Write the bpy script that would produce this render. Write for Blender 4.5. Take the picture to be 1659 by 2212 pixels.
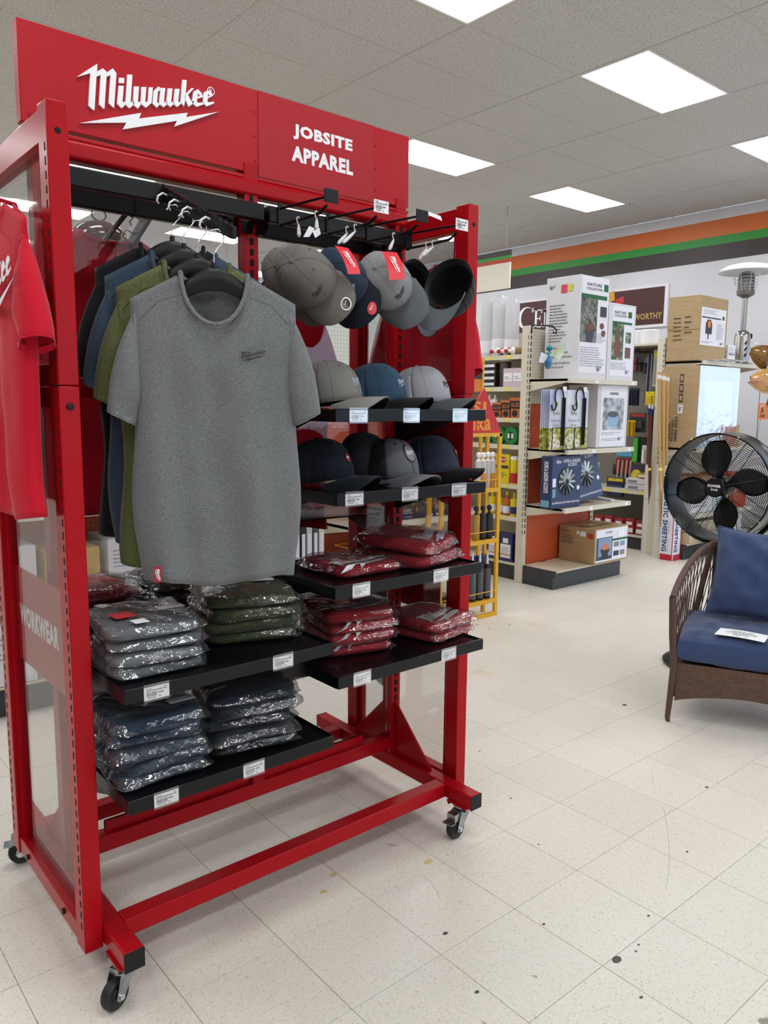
import bpy, bmesh, math, random
from mathutils import Vector, Matrix, noise
random.seed(7)
for _o in list(bpy.data.objects): bpy.data.objects.remove(_o)
SC = bpy.context.scene
COL = SC.collection
R_ = math.radians
pi = math.pi

# ------------------------------------------------------------------ camera
CW, CH, FPX, CAMZ = 1659, 2212, 1673.2, 1.48
YAW, PITCH, ROLL = R_(40.129), R_(7.845), R_(.561)
def _cam_axes():
    f = Vector((math.sin(YAW), math.cos(YAW), 0)); r = Vector((math.cos(YAW), -math.sin(YAW), 0)); u = Vector((0, 0, 1))
    f2 = f*math.cos(PITCH) - u*math.sin(PITCH); u2 = u*math.cos(PITCH) + f*math.sin(PITCH)
    r3 = r*math.cos(ROLL) + u2*math.sin(ROLL); u3 = u2*math.cos(ROLL) - r*math.sin(ROLL)
    return r3, u3, f2
CR, CU, CF = _cam_axes()
cam = bpy.data.cameras.new('camera'); co = bpy.data.objects.new('camera', cam); COL.objects.link(co)
cam.sensor_fit = 'VERTICAL'; cam.sensor_height = 36; cam.lens = FPX/CH*36; cam.clip_start = .05; cam.clip_end = 100
co.matrix_world = Matrix(((CR.x, CU.x, -CF.x, 0), (CR.y, CU.y, -CF.y, 0), (CR.z, CU.z, -CF.z, CAMZ), (0, 0, 0, 1)))
SC.camera = co
def P(px, py, X=None, Y=None, Z=None):
    """point of the place that the picture position (px,py) shows, on the real plane x=X, y=Y or z=Z"""
    d = CR*(px-CW/2) - CU*(py-CH/2) + CF*FPX
    if X is not None: t = X/d.x
    elif Y is not None: t = Y/d.y
    else: t = (Z-CAMZ)/d.z
    return Vector((0, 0, CAMZ)) + d*t

# ------------------------------------------------------------------ world, exposure
w = bpy.data.worlds.new('sky'); SC.world = w; w.use_nodes = True
bg = w.node_tree.nodes['Background']; bg.inputs[0].default_value = (.62, .78, 1, 1); bg.inputs[1].default_value = 2.3
SC.view_settings.view_transform = 'Standard'; SC.view_settings.look = 'None'
SC.view_settings.exposure = 0.0; SC.view_settings.gamma = 1; SC.view_settings.use_curve_mapping = False
LAMP = 15.2          # glow of the ceiling lenses
SC.cycles.max_bounces = 8; SC.cycles.transparent_max_bounces = 24; SC.cycles.transmission_bounces = 6
SC.cycles.use_denoising = True; SC.cycles.caustics_reflective = False; SC.cycles.caustics_refractive = False
SC.cycles.sample_clamp_indirect = 6

# ------------------------------------------------------------------ helpers
def lin(c):
    if isinstance(c, str):
        c = [int(c[i:i+2], 16)/255 for i in (0, 2, 4)]
        return tuple((x/12.92 if x <= .04045 else ((x+.055)/1.055)**2.4) for x in c) + (1,)
    return tuple(c[:3]) + (1,)
MATS = {}
def mat(name, color=None, rough=.5, metal=0, c2=None, nscale=40, stretch=(1, 1, 1), bump=0, bscale=60, coat=0, spec=.5, sharp=.5, detail=4, bdist=.002, emit=0, sheen=0, dets=None, bstretch=(1, 1, 1)):
    """one procedural surface: base colour with a noise mix towards c2, optional fine relief"""
    if name in MATS: return MATS[name]
    m = bpy.data.materials.new(name); m.use_nodes = True; nt = m.node_tree; b = nt.nodes['Principled BSDF']
    b.inputs['Roughness'].default_value = rough; b.inputs['Metallic'].default_value = metal
    b.inputs['Specular IOR Level'].default_value = spec; b.inputs['Coat Weight'].default_value = coat
    if coat: b.inputs['Coat Roughness'].default_value = .06
    if sheen: b.inputs['Sheen Weight'].default_value = sheen
    A = lin(color); b.inputs['Base Color'].default_value = A; m.diffuse_color = A
    if emit: b.inputs['Emission Color'].default_value = A; b.inputs['Emission Strength'].default_value = emit
    def ntex(scale, st, det):
        tc = nt.nodes.new('ShaderNodeTexCoord'); mp = nt.nodes.new('ShaderNodeMapping'); mp.inputs['Scale'].default_value = st
        n = nt.nodes.new('ShaderNodeTexNoise'); n.inputs['Scale'].default_value = scale; n.inputs['Detail'].default_value = det
        nt.links.new(tc.outputs['Object'], mp.inputs[0]); nt.links.new(mp.outputs[0], n.inputs['Vector']); return n
    if c2 is not None:
        n = ntex(nscale, stretch, detail); r = nt.nodes.new('ShaderNodeValToRGB')
        r.color_ramp.elements[0].position = .5-sharp/2; r.color_ramp.elements[1].position = .5+sharp/2
        r.color_ramp.elements[0].color = A; r.color_ramp.elements[1].color = lin(c2)
        nt.links.new(n.outputs[0], r.inputs[0]); nt.links.new(r.outputs[0], b.inputs['Base Color'])
    if bump:
        n = ntex(bscale, bstretch, 3); bp = nt.nodes.new('ShaderNodeBump'); bp.inputs['Strength'].default_value = bump; bp.inputs['Distance'].default_value = bdist
        nt.links.new(n.outputs[0], bp.inputs['Height']); nt.links.new(bp.outputs[0], b.inputs['Normal'])
        if coat: nt.links.new(bp.outputs[0], b.inputs['Coat Normal'])
    MATS[name] = m; return m
def clear(name, tint='ffffff', gloss=.25, rough=.05, bump=0, bscale=30, haze=0, hazecol='ffffff', bdist=.006):
    """clear sheet or film: see-through with a fresnel gloss and an optional milky share"""
    if name in MATS: return MATS[name]
    m = bpy.data.materials.new(name); m.use_nodes = True; nt = m.node_tree; nt.nodes.remove(nt.nodes['Principled BSDF'])
    out = nt.nodes['Material Output']; N = nt.nodes.new; L = nt.links.new
    tr = N('ShaderNodeBsdfTransparent'); tr.inputs[0].default_value = lin(tint)
    gl = N('ShaderNodeBsdfGlossy'); gl.inputs['Roughness'].default_value = rough; gl.inputs[0].default_value = (1, 1, 1, 1)
    lw = N('ShaderNodeLayerWeight'); lw.inputs[0].default_value = .35
    mu = N('ShaderNodeMath'); mu.operation = 'MULTIPLY_ADD'; mu.inputs[1].default_value = gloss; mu.inputs[2].default_value = gloss*.22
    L(lw.outputs['Fresnel'], mu.inputs[0])
    mx = N('ShaderNodeMixShader'); L(mu.outputs[0], mx.inputs[0]); L(tr.outputs[0], mx.inputs[1]); L(gl.outputs[0], mx.inputs[2])
    last = mx
    if haze:
        df = N('ShaderNodeBsdfDiffuse'); df.inputs[0].default_value = lin(hazecol)
        m2 = N('ShaderNodeMixShader'); m2.inputs[0].default_value = haze; L(mx.outputs[0], m2.inputs[1]); L(df.outputs[0], m2.inputs[2]); last = m2
    if bump:
        tc = N('ShaderNodeTexCoord'); n = N('ShaderNodeTexNoise'); n.inputs['Scale'].default_value = bscale; n.inputs['Detail'].default_value = 3; n.inputs['Distortion'].default_value = 1.2
        L(tc.outputs['Object'], n.inputs['Vector']); bp = N('ShaderNodeBump'); bp.inputs['Strength'].default_value = bump; bp.inputs['Distance'].default_value = bdist
        L(n.outputs[0], bp.inputs['Height']); L(bp.outputs[0], gl.inputs['Normal']); L(bp.outputs[0], lw.inputs['Normal'])
    L(last.outputs[0], out.inputs[0]); MATS[name] = m; return m

I4 = Matrix.Identity(4)
def frame(o, x, y, z):
    return Matrix(((x[0], y[0], z[0], o[0]), (x[1], y[1], z[1], o[1]), (x[2], y[2], z[2], o[2]), (0, 0, 0, 1)))
def look(o, fwd, up):
    """local +Y to fwd, local +Z near up"""
    y = Vector(fwd).normalized(); x = y.cross(Vector(up)).normalized(); z = x.cross(y); return frame(o, x, y, z)
def rz(a, o=(0, 0, 0)): return Matrix.Translation(o) @ Matrix.Rotation(R_(a), 4, 'Z')

class MB:
    """collects shapes, builds ONE mesh object"""
    def __init__(s, M=None): s.v = []; s.f = []; s.mi = []; s.M = M or I4; s.m = 0
    def add(s, vs, fs, M=None):
        T = s.M @ M if M is not None else s.M
        k = len(s.v); s.v += [tuple(T @ Vector(v)) for v in vs]; s.f += [tuple(i+k for i in f) for f in fs]; s.mi += [s.m]*len(fs); return s
    def box(s, x0, x1, y0, y1, z0, z1, M=None):
        return s.add([(x, y, z) for z in (z0, z1) for y in (y0, y1) for x in (x0, x1)],
                     [(0, 2, 3, 1), (4, 5, 7, 6), (0, 1, 5, 4), (2, 6, 7, 3), (0, 4, 6, 2), (1, 3, 7, 5)], M)
    def quad(s, a, b, c, d): return s.add([a, b, c, d], [(0, 1, 2, 3)])
    def prism(s, poly, h0, h1, M=None):
        """poly in local xy, extruded from h0 to h1 along local z"""
        n = len(poly); ar = sum(poly[i][0]*poly[(i+1) % n][1]-poly[(i+1) % n][0]*poly[i][1] for i in range(n))
        if ar < 0: poly = poly[::-1]
        vs = [(p[0], p[1], h0) for p in poly] + [(p[0], p[1], h1) for p in poly]
        fs = [tuple(range(n))[::-1], tuple(range(n, 2*n))] + [(i, (i+1) % n, (i+1) % n+n, i+n) for i in range(n)]
        return s.add(vs, fs, M)
    def flat(s, poly, h=0, M=None):
        n = len(poly); ar = sum(poly[i][0]*poly[(i+1) % n][1]-poly[(i+1) % n][0]*poly[i][1] for i in range(n))
        if ar < 0: poly = poly[::-1]
        return s.add([(p[0], p[1], h) for p in poly], [tuple(range(n))], M)
    def loft(s, rings, close=True, cap=True, M=None):
        n = len(rings[0]); vs = [p for r in rings for p in r]; fs = []
        for i in range(len(rings)-1):
            for j in range(n if close else n-1):
                k = (j+1) % n; fs.append((i*n+j, i*n+k, (i+1)*n+k, (i+1)*n+j))
        if cap and close:
            fs.append(tuple(range(n))[::-1]); fs.append(tuple(range((len(rings)-1)*n, len(rings)*n)))
        return s.add(vs, fs, M)
    def tube(s, path, r, n=8, cap=True, M=None, closed=False):
        path = [Vector(p) for p in path]; rs = r if isinstance(r, (list, tuple)) else [r]*len(path); rings = []; up = None
        L = len(path)
        for i, p in enumerate(path):
            a = path[(i-1) % L] if (closed or i) else p; b = path[(i+1) % L] if (closed or i < L-1) else p
            t = (b-a).normalized()
            if up is None: up = Vector((0, 0, 1)) if abs(t.z) < .9 else Vector((1, 0, 0))
            x = t.cross(up); x = x.normalized() if x.length > 1e-6 else t.orthogonal().normalized()
            up = x.cross(t).normalized()
            rings.append([p + (x*math.cos(2*pi*j/n)+up*math.sin(2*pi*j/n))*rs[i] for j in range(n)])
        if closed: rings.append(rings[0]); return s.loft(rings, True, False, M)
        return s.loft(rings, True, cap, M)
    def lathe(s, prof, n=24, M=None, a0=0, a1=2*pi):
        """prof of (radius, z) turned about local z"""
        full = abs(a1-a0-2*pi) < 1e-6; k = n if full else n+1; rings = []
        for r, z in prof: rings.append([(r*math.cos(a0+(a1-a0)*j/n), r*math.sin(a0+(a1-a0)*j/n), z) for j in range(k)])
        return s.loft(rings, full, False, M)
    def grid(s, fn, nu, nv, M=None, wrap=False):
        vs = [fn(i/nu, j/nv) for j in range(nv+1) for i in range(nu+1)]
        fs = [(j*(nu+1)+i, j*(nu+1)+i+1, (j+1)*(nu+1)+i+1, (j+1)*(nu+1)+i) for j in range(nv) for i in range(nu)]
        return s.add(vs, fs, M)
    def build(s, name, mats, parent=None, smooth=None, bevel=0, kind=None, label=None, seg=2, solid=0):
        me = bpy.data.meshes.new(name); me.from_pydata(s.v, [], s.f)
        for m in (mats if isinstance(mats, (list, tuple)) else [mats]): me.materials.append(m)
        if max(s.mi, default=0): me.polygons.foreach_set('material_index', s.mi)
        if smooth is not None:
            me.polygons.foreach_set('use_smooth', [True]*len(s.f)); me.set_sharp_from_angle(angle=R_(smooth))
        me.update(); o = link(name, me, parent)
        if kind: o['kind'] = kind
        if label: o['label'] = label
        if solid: md = o.modifiers.new('thickness', 'SOLIDIFY'); md.thickness = solid; md.offset = 0
        if bevel: md = o.modifiers.new('bevel', 'BEVEL'); md.width = bevel; md.segments = seg; md.limit_method = 'ANGLE'; md.angle_limit = R_(40)
        return o
def link(name, data, parent=None):
    o = bpy.data.objects.new(name, data); COL.objects.link(o)
    if parent is not None: put(o, parent)
    return o
ROOTM = {}
def put(o, parent):
    o.parent = parent; r = parent
    while r.parent is not None: r = r.parent
    if parent.parent is None and parent.name in ROOTM: o.matrix_parent_inverse = ROOTM[parent.name]
def tag(o, label, cat, group=None):
    o['label'] = label; o['category'] = cat
    if group: o['group'] = group
    return o
def thing(name, label, cat, M=None, group=None, world=True):
    """Empty at the thing's base; with world=True its parts are given in world coordinates"""
    o = bpy.data.objects.new(name, None); COL.objects.link(o); o.empty_display_size = .1
    if M is not None:
        if not isinstance(M, Matrix): M = Matrix.Translation(M)
        o.matrix_world = M
        if world: ROOTM[o.name] = M.inverted()
    return tag(o, label, cat, group)
def dup(root, M, label=None, group=None, swap=None):
    """copy of a thing with copies of its parts and sub-parts; swap replaces materials of named parts"""
    def cp(o, par):
        c = o.copy(); COL.objects.link(c)
        if par is not None: c.parent = par; c.matrix_parent_inverse = o.matrix_parent_inverse
        if swap and c.type == 'MESH':
            for key, m in swap.items():
                if c.name.split('.')[0] == key: c.data = c.data.copy(); c.data.materials[0] = m
        for ch in KIDS.get(o.name, []): cp(ch, c)
        return c
    KIDS = {}
    for x in root.children_recursive: KIDS.setdefault(x.parent.name, []).append(x)
    c = cp(root, None); c.matrix_world = M
    if label: c['label'] = label
    if group: c['group'] = group
    return c
_TXT = {}
def text_mesh(t, bold):
    if (t, bold) in _TXT: return _TXT[(t, bold)]
    cu = bpy.data.curves.new('t', 'FONT'); cu.body = t; cu.resolution_u = 2; cu.offset = bold; cu.space_character = 1+bold*2.2; cu.align_x = 'LEFT'
    o = bpy.data.objects.new('t', cu); COL.objects.link(o)
    me = bpy.data.meshes.new_from_object(o); vs = [tuple(v.co) for v in me.vertices]; fs = [tuple(p.vertices) for p in me.polygons]
    bpy.data.objects.remove(o); bpy.data.curves.remove(cu); bpy.data.meshes.remove(me)
    _TXT[(t, bold)] = (vs, fs); return vs, fs
def text(mb, t, M, h=None, width=None, bold=0, center=False):
    """flat lettering on local xy of M: cap height h and/or fitted to width; bold thickens the strokes"""
    vs, fs = text_mesh(t, bold)
    if not vs: return mb
    x0 = min(v[0] for v in vs); x1 = max(v[0] for v in vs); y0 = min(v[1] for v in vs); y1 = max(v[1] for v in vs)
    sx = sy = (h/(y1-y0)) if h else width/(x1-x0)
    if h and width: sx = width/(x1-x0)
    ox = -(x0+x1)/2 if center else -x0
    mb.add([((v[0]+ox)*sx, (v[1]-y0)*sy, 0) for v in vs], fs, M); return mb
def bez(pts, t):
    n = len(pts)-1; f = min(n-1e-6, max(0, t*n)); i = int(f); f -= i
    p0, p1, p2, p3 = (Vector(pts[max(0, i-1)]), Vector(pts[i]), Vector(pts[i+1]), Vector(pts[min(n, i+2)]))
    return .5*((2*p1)+(p2-p0)*f+(2*p0-5*p1+4*p2-p3)*f*f+(3*p1-p0-3*p2+p3)*f**3)
def sgn(x): return -1 if x < 0 else 1
def nz(x, y=0, z=0): return noise.noise(Vector((x, y, z)))

# ------------------------------------------------------------------ common materials
RED = mat('red_paint', 'aa0d19', .26, c2='a40a16', nscale=3, bump=.06, bscale=160, bdist=.001, spec=.16)
REDP = mat('red_panel', 'ae1a24', .34, spec=.18, bump=.12, bscale=120, bdist=.001)
BLACK = mat('black_powder', '101113', .32, spec=.22, bump=.08, bscale=300, bdist=.0006)
BLACKP = mat('black_plastic', '0f1011', .4, spec=.3)
RUBBER = mat('rubber', '18181a', .55)
CHROME = mat('chrome', 'd6d8da', .16, 1)
ZINC = mat('zinc', 'b9c2c4', .28, 1, c2='8f989b', nscale=30)
WHITE = mat('white_print', 'f2f2f4', .45)
PAPER = mat('paper', 'eceef0', .6)
INK = mat('ink', '2a2a2c', .6)
HOLE = mat('slot_dark', '050505', .9)
CREAM = mat('cream_metal', 'd8d2c0', .4, c2='cfc8b4', nscale=5)
KICK = mat('dark_kick', '2c2f33', .45, c2='383b3f', nscale=12)
CARD = mat('cardboard', 'b39a75', .75, c2='a68c67', nscale=9, stretch=(1, 1, 6))
TAPE = mat('packing_tape', 'b59468', .25, c2='a98658', nscale=4)
# ================================================================== room shell
X0, X1, Y0, Y1, ZC = -6.0, 9.78, -5.0, 14.0, 3.98
def proj(p):
    d = Vector(p)-Vector((0, 0, CAMZ)); zf = d.dot(CF)
    if zf < .1: return None
    return CW/2+FPX*d.dot(CR)/zf, CH/2-FPX*d.dot(CU)/zf
def inview(p, m=60):
    q = proj(p); return q is not None and -m < q[0] < CW+m and -m < q[1] < CH+m
# floor tile surface: off-white with short grey and pale flecks, waxed
def floor_mat():
    m = bpy.data.materials.new('vinyl_tile'); m.use_nodes = True; nt = m.node_tree; b = nt.nodes['Principled BSDF']; N = nt.nodes.new; L = nt.links.new
    g = N('ShaderNodeNewGeometry'); oi = N('ShaderNodeObjectInfo')
    def streak(scale, st, lo, hi, rot=0):
        mp = N('ShaderNodeMapping'); mp.inputs['Scale'].default_value = st; mp.inputs['Rotation'].default_value = (0, 0, rot)
        n = N('ShaderNodeTexNoise'); n.inputs['Scale'].default_value = scale; n.inputs['Detail'].default_value = 2; n.inputs['Distortion'].default_value = .6
        L(g.outputs['Position'], mp.inputs[0]); L(mp.outputs[0], n.inputs['Vector'])
        r = N('ShaderNodeMapRange'); r.inputs[1].default_value = lo; r.inputs[2].default_value = hi; L(n.outputs[0], r.inputs[0]); return r
    def mix(f, a, c):
        x = N('ShaderNodeMix'); x.data_type = 'RGBA'; L(f, x.inputs[0])
        if isinstance(a, tuple): x.inputs[6].default_value = a
        else: L(a, x.inputs[6])
        x.inputs[7].default_value = c; return x.outputs[2]
    def scl(s, k):
        x = N('ShaderNodeMath'); x.operation = 'MULTIPLY'; L(s.outputs[0], x.inputs[0]); x.inputs[1].default_value = k; return x.outputs[0]
    big = streak(1.6, (1, 1, 1), .35, .7)
    c = mix(scl(big, .22), lin('dad4c9'), lin('cfc7b9'))
    c = mix(scl(streak(80, (1, 2.2, 1), .5, .62, .5), .55), c, lin('e2ddd5'))
    c = mix(scl(streak(100, (1, 2.6, 1), .6, .68, .7), .5), c, lin('9f9687'))
    c = mix(scl(streak(66, (2.3, 1, 1), .63, .69, .3), .45), c, lin('aaa294'))
    c = mix(scl(streak(9, (1, 1, 1), .74, .78), .8), c, lin('6f675a'))
    c = mix(scl(streak(2.3, (1, 1, 1), .70, .78), .35), c, lin('c0a86a'))
    hs = N('ShaderNodeHueSaturation'); L(c, hs.inputs['Color']); r = N('ShaderNodeMapRange'); r.inputs[3].default_value = .975; r.inputs[4].default_value = 1.02
    L(oi.outputs['Random'], r.inputs[0]); L(r.outputs[0], hs.inputs['Value']); L(hs.outputs[0], b.inputs['Base Color'])
    rr = N('ShaderNodeMapRange'); rr.inputs[3].default_value = .30; rr.inputs[4].default_value = .38
    L(big.outputs[0], rr.inputs[0]); L(rr.outputs[0], b.inputs['Roughness']); b.inputs['Specular IOR Level'].default_value = .27
    return m
FLOOR = floor_mat()
floor = MB().box(X0, X1, Y0, Y1, -.05, -.0025).build('floor', mat('floor_bed', '6d665a', .8), kind='structure')
T, TX, TY = .3052, 1.3686, 1.3646
tiles = []
for i in range(-25, 30):
    for j in range(-21, 43):
        c = (TX+(i+.5)*T, TY+(j+.5)*T)
        if X0+.15 < c[0] < X1-.15 and Y0+.15 < c[1] < Y1-.15: tiles.append(c)
tiles.sort(key=lambda c: (0 if inview((c[0], c[1], 0)) else 1, c[0]**2+c[1]**2))
hg = T/2-.0007
tmb = MB(); tmb.loft([[(-a, -a, z), (a, -a, z), (a, a, z), (-a, a, z)] for a, z in ((hg, -.003), (hg, -.0006), (hg-.0006, 0))], True, True)
tile0 = tmb.build('floor_tile', FLOOR, floor); tile0.location = (tiles[0][0], tiles[0][1], 0)
for c in tiles[1:290]:
    o = tile0.copy(); o.location = (c[0], c[1], 0); COL.objects.link(o)
mb = MB()
for c in tiles[290:]: mb.add([(c[0]-hg, c[1]-hg, 0), (c[0]+hg, c[1]-hg, 0), (c[0]+hg, c[1]+hg, 0), (c[0]-hg, c[1]+hg, 0)], [(0, 1, 2, 3)])
mb.build('distant_floor_tiles', FLOOR, floor, kind='stuff')

# scuffs and specks that lie on the tiles
SPOT = mat('scuff', '4f4a44', .6); YST = mat('yellow_stain', 'c9b983', .5)
for x, y, r, m in ((945, 1252, .011, 0), (1048, 1182, .003, 0), (1035, 1213, .003, 0), (285, 1405, .005, 0), (1060, 1430, .004, 0), (135, 1128, .006, 0), (445, 490, .004, 0), (297, 268, .004, 0), (1277, 743, .004, 0), (575, 708, .003, 0), (1370, 438, .006, 0), (982, 50, .010, 0), (1095, 1045, .004, 0), (600, 1085, .004, 0), (55, 790, .012, 1), (-390, 850, .010, 1), (-440, 930, .008, 1)):
    c = P(900+x/2.186, 1500+y/2.186, Z=.0004)
    MB(Matrix.Translation(c)).flat([(r*(1+.25*nz(k*1.3, x))*math.cos(2*pi*k/10)*1.5, r*(1+.25*nz(k*1.7, y))*math.sin(2*pi*k/10)) for k in range(10)]).build('floor_stain' if m else 'floor_speck', YST if m else SPOT, floor)
for pts in (((1165, 530), (1185, 640), (1195, 760), (1188, 860), (1175, 920)), ((25, 850), (70, 890), (95, 930), (110, 962)), ((1105, 365), (1122, 432)), ((915, 0), (925, 40)), ((830, 1498), (915, 1470)), ((1505, 1275), (1525, 1258))):
    MB().tube([P(900+a/2.186, 1500+b/2.186, Z=.0) for a, b in pts], .0005, 4).build('floor_scratch', mat('scratch_grey', '8a847a', .5), floor)
# ceiling: lay-in panels on a T grid, lensed troffers
PX, PY, CX, CY = 1.195, .6166, 5.155, 3.275
CPAN = mat('ceiling_panel', 'c4c2c1', .95, c2='868482', nscale=85, sharp=.14, detail=1, bump=.5, bscale=75, bdist=.004)
# pits: shift the ramp so that most of the panel stays pale
_r = [n for n in CPAN.node_tree.nodes if n.type == 'VALTORGB'][0]; _r.color_ramp.elements[0].position = .6; _r.color_ramp.elements[1].position = .68
GRID = mat('ceiling_grid', 'b9b7b4', .5)
ceil = MB().box(X0, X1, Y0, Y1, ZC+.04, ZC+.1).build('ceiling', mat('plenum', '8f8a82', .9), kind='structure')
lights = set(); LK = []
for k in range(-3, 3):
    for m in range(-3, 5):
        i, j = 2*k, 4*m
        if (i, j) == (-2, -4): continue        # unseen lamp left out to darken the near floor, plain panel instead
        lights.add((i, j)); LK.append((i, j))
pans = []
for i in range(-10, 4):
    for j in range(-14, 18):
        a, b = CX+i*PX, CY+j*PY
        if (i, j) in lights: continue
        a0, a1, b0, b1 = max(a, X0), min(a+PX, X1), max(b, Y0), min(b+PY, Y1)
        if a1-a0 > .1 and b1-b0 > .1: pans.append((a0, a1, b0, b1))
pans.sort(key=lambda q: (0 if inview(((q[0]+q[1])/2, (q[2]+q[3])/2, ZC), 250) else 1, (q[0]+q[1])**2+(q[2]+q[3])**2))
g = .006
pm = MB().box(-PX/2+g, PX/2-g, -PY/2+g, PY/2-g, 0, .02).build('ceiling_panel', CPAN, ceil)
full = [q for q in pans if q[1]-q[0] > PX-.01 and q[3]-q[2] > PY-.01][:220]
pm.location = ((full[0][0]+full[0][1])/2, (full[0][2]+full[0][3])/2, ZC)
for n_, q in enumerate(full[1:]):
    o = pm.copy(); o.location = ((q[0]+q[1])/2, (q[2]+q[3])/2, ZC+.001*nz(n_*.7)); COL.objects.link(o)
fs_ = set(full); mb = MB()
for q in pans:
    if q not in fs_: mb.box(q[0]+g, q[1]-g, q[2]+g, q[3]-g, ZC, ZC+.02)
mb.build('outer_ceiling_panels', CPAN, ceil, kind='stuff')
mb = MB()
for j in range(-13, 18):
    y = CY+j*PY
    if Y0 < y < Y1: mb.box(X0, X1, y-.012, y+.012, ZC-.0015, ZC+.02)
mb.build('cross_runners', GRID, ceil)
mb = MB()
for i in range(-9, 4):
    x = CX+i*PX
    if X0 < x < X1: mb.box(x-.012, x+.012, Y0, Y1, ZC-.003, ZC+.02)
mb.build('main_runners', GRID, ceil)
# lamps
def lens_mat():
    m = bpy.data.materials.new('lit_lens'); m.use_nodes = True; nt = m.node_tree; b = nt.nodes['Principled BSDF']; N = nt.nodes.new; L = nt.links.new
    tc = N('ShaderNodeTexCoord'); sp = N('ShaderNodeSeparateXYZ'); L(tc.outputs['Object'], sp.inputs[0])
    ab = N('ShaderNodeMath'); ab.operation = 'ABSOLUTE'; L(sp.outputs['Y'], ab.inputs[0])
    r = N('ShaderNodeMapRange'); r.interpolation_type = 'SMOOTHSTEP'; r.inputs[1].default_value = .17; r.inputs[2].default_value = .27; r.inputs[3].default_value = LAMP; r.inputs[4].default_value = LAMP*.42
    L(ab.outputs[0], r.inputs[0]); b.inputs['Base Color'].default_value = (.8, .8, .8, 1); b.inputs['Emission Color'].default_value = (.965, .985, 1, 1)
    L(r.outputs[0], b.inputs['Emission Strength']); b.inputs['Roughness'].default_value = .3; return m
LENS = lens_mat()
lx, ly = PX/2-.012, PY/2-.012
for n_, (i, j) in enumerate(sorted(LK, key=lambda t: (CX+t[0]*PX)**2+(CY+t[1]*PY)**2)):
    c = (CX+(i+.5)*PX, CY+(j+.5)*PY, ZC)
    if n_ == 0:
        cl = thing('ceiling_light', '', 'ceiling light', world=False)
        f = MB()
        f.box(-lx, lx, -ly, -ly+.016, -.004, .03); f.box(-lx, lx, ly-.016, ly, -.004, .03); f.box(-lx, -lx+.016, -ly+.016, ly-.016, -.004, .03); f.box(lx-.016, lx, -ly+.016, ly-.016, -.004, .03)
        f.build('light_frame', mat('lamp_frame', 'e8e8e6', .35), cl)
        MB().grid(lambda u, v: ((u-.5)*2*(lx-.014), (v-.5)*2*(ly-.014), .004+.006*(1-(2*v-1)**2)), 2, 8).build('lens', LENS, cl, smooth=60)
        cl0 = cl; cl0.location = c
    else: cl = dup(cl0, Matrix.Translation(c))
    q = proj(c)
    names = {(-2, 0): 'lit ceiling troffer cut by the top edge of the picture', (0, 0): 'large lit ceiling troffer over the aisle, nearest whole one', (0, 4): 'lit ceiling troffer just right of the red header sign',
             (2, 4): 'lit ceiling troffer nearest the orange wall stripe', (2, 0): 'lit ceiling troffer cut by the right edge of the picture', (2, 8): 'small distant lit troffer just right of the red rack post'}
    if (i, j) in names: cl['label'] = names[(i, j)]
    else:
        cl['label'] = 'lit lensed ceiling troffer of the same rows, behind the rack or beyond view'; cl['group'] = 'other ceiling troffers'
# walls
WALLM = mat('wall_paint', 'dcdce2', .7, c2='d6d6dd', nscale=2)
WY0, WY1 = -1.6, 3.15
wr = MB().box(X1, X1+.15, WY1, Y1, 0, ZC).box(X1, X1+.15, Y0, WY0, 0, ZC).box(X1, X1+.15, WY0, WY1, 0, .15).box(X1, X1+.15, WY0, WY1, 2.5, ZC).build('wall_right', WALLM, kind='structure')
MB().box(X0, X1, Y1, Y1+.15, 0, ZC).build('wall_back', WALLM, kind='structure')
MB().box(X0-.15, X0, Y0, Y1, 0, ZC).build('wall_left', WALLM, kind='structure')
mb = MB()
WX0, WX1, WZ0, WZ1 = 2.2, 9.2, .5, 2.9
mb.box(X0, WX0, Y0-.15, Y0, 0, ZC); mb.box(WX1, X1, Y0-.15, Y0, 0, ZC); mb.box(WX0, WX1, Y0-.15, Y0, 0, WZ0); mb.box(WX0, WX1, Y0-.15, Y0, WZ1, ZC)
mb.build('wall_front', WALLM, kind='structure')
wn = MB()
for k in range(5):
    x = WX0+(WX1-WX0)*k/4; wn.box(max(x-.03, WX0), min(x+.03, WX1), Y0-.1, Y0-.04, WZ0, WZ1)
wn.box(WX0, WX1, Y0-.1, Y0-.04, WZ0, WZ0+.05); wn.box(WX0, WX1, Y0-.1, Y0-.04, WZ1-.05, WZ1)
wn = wn.build('window_1', mat('alu_frame', '8c8f92', .35, .8), kind='structure')
MB().box(WX0, WX1, Y0-.073, Y0-.067, WZ0, WZ1).build('pane', clear('window_glass', gloss=.15), wn)
w2 = MB()
for k in range(5): y = WY0+(WY1-WY0)*k/4; w2.box(X1+.04, X1+.1, max(y-.03, WY0), min(y+.03, WY1), .15, 2.5)
w2.box(X1+.04, X1+.1, WY0, WY1, .15, .2).box(X1+.04, X1+.1, WY0, WY1, 2.45, 2.5)
w2 = w2.build('window_2', MATS['alu_frame'], kind='structure'); MB().box(X1+.067, X1+.073, WY0, WY1, .15, 2.5).build('pane', MATS['window_glass'], w2)
MB().box(-40, 40, -40, Y0-.2, -.2, -.06).box(X1+.2, 40, Y0-.2, 40, -.2, -.06).build('pavement', mat('concrete', 'a5a39d', .9, c2='95938d', nscale=3), kind='structure')
for k, (nm, z0, z1, c) in enumerate((('orange', 3.642, 3.845, 'cf6a2e'), ('green', 3.54, 3.642, '2f8f36'), ('brown', 3.342, 3.54, '3a3231'))):
    MB().box(X1-.004, X1-.0005, Y0, Y1, z0, z1).build(f'trim_{k+1}', mat('stripe_'+nm, c, .5), kind='structure', label=nm+' stripe along the wall')
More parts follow.
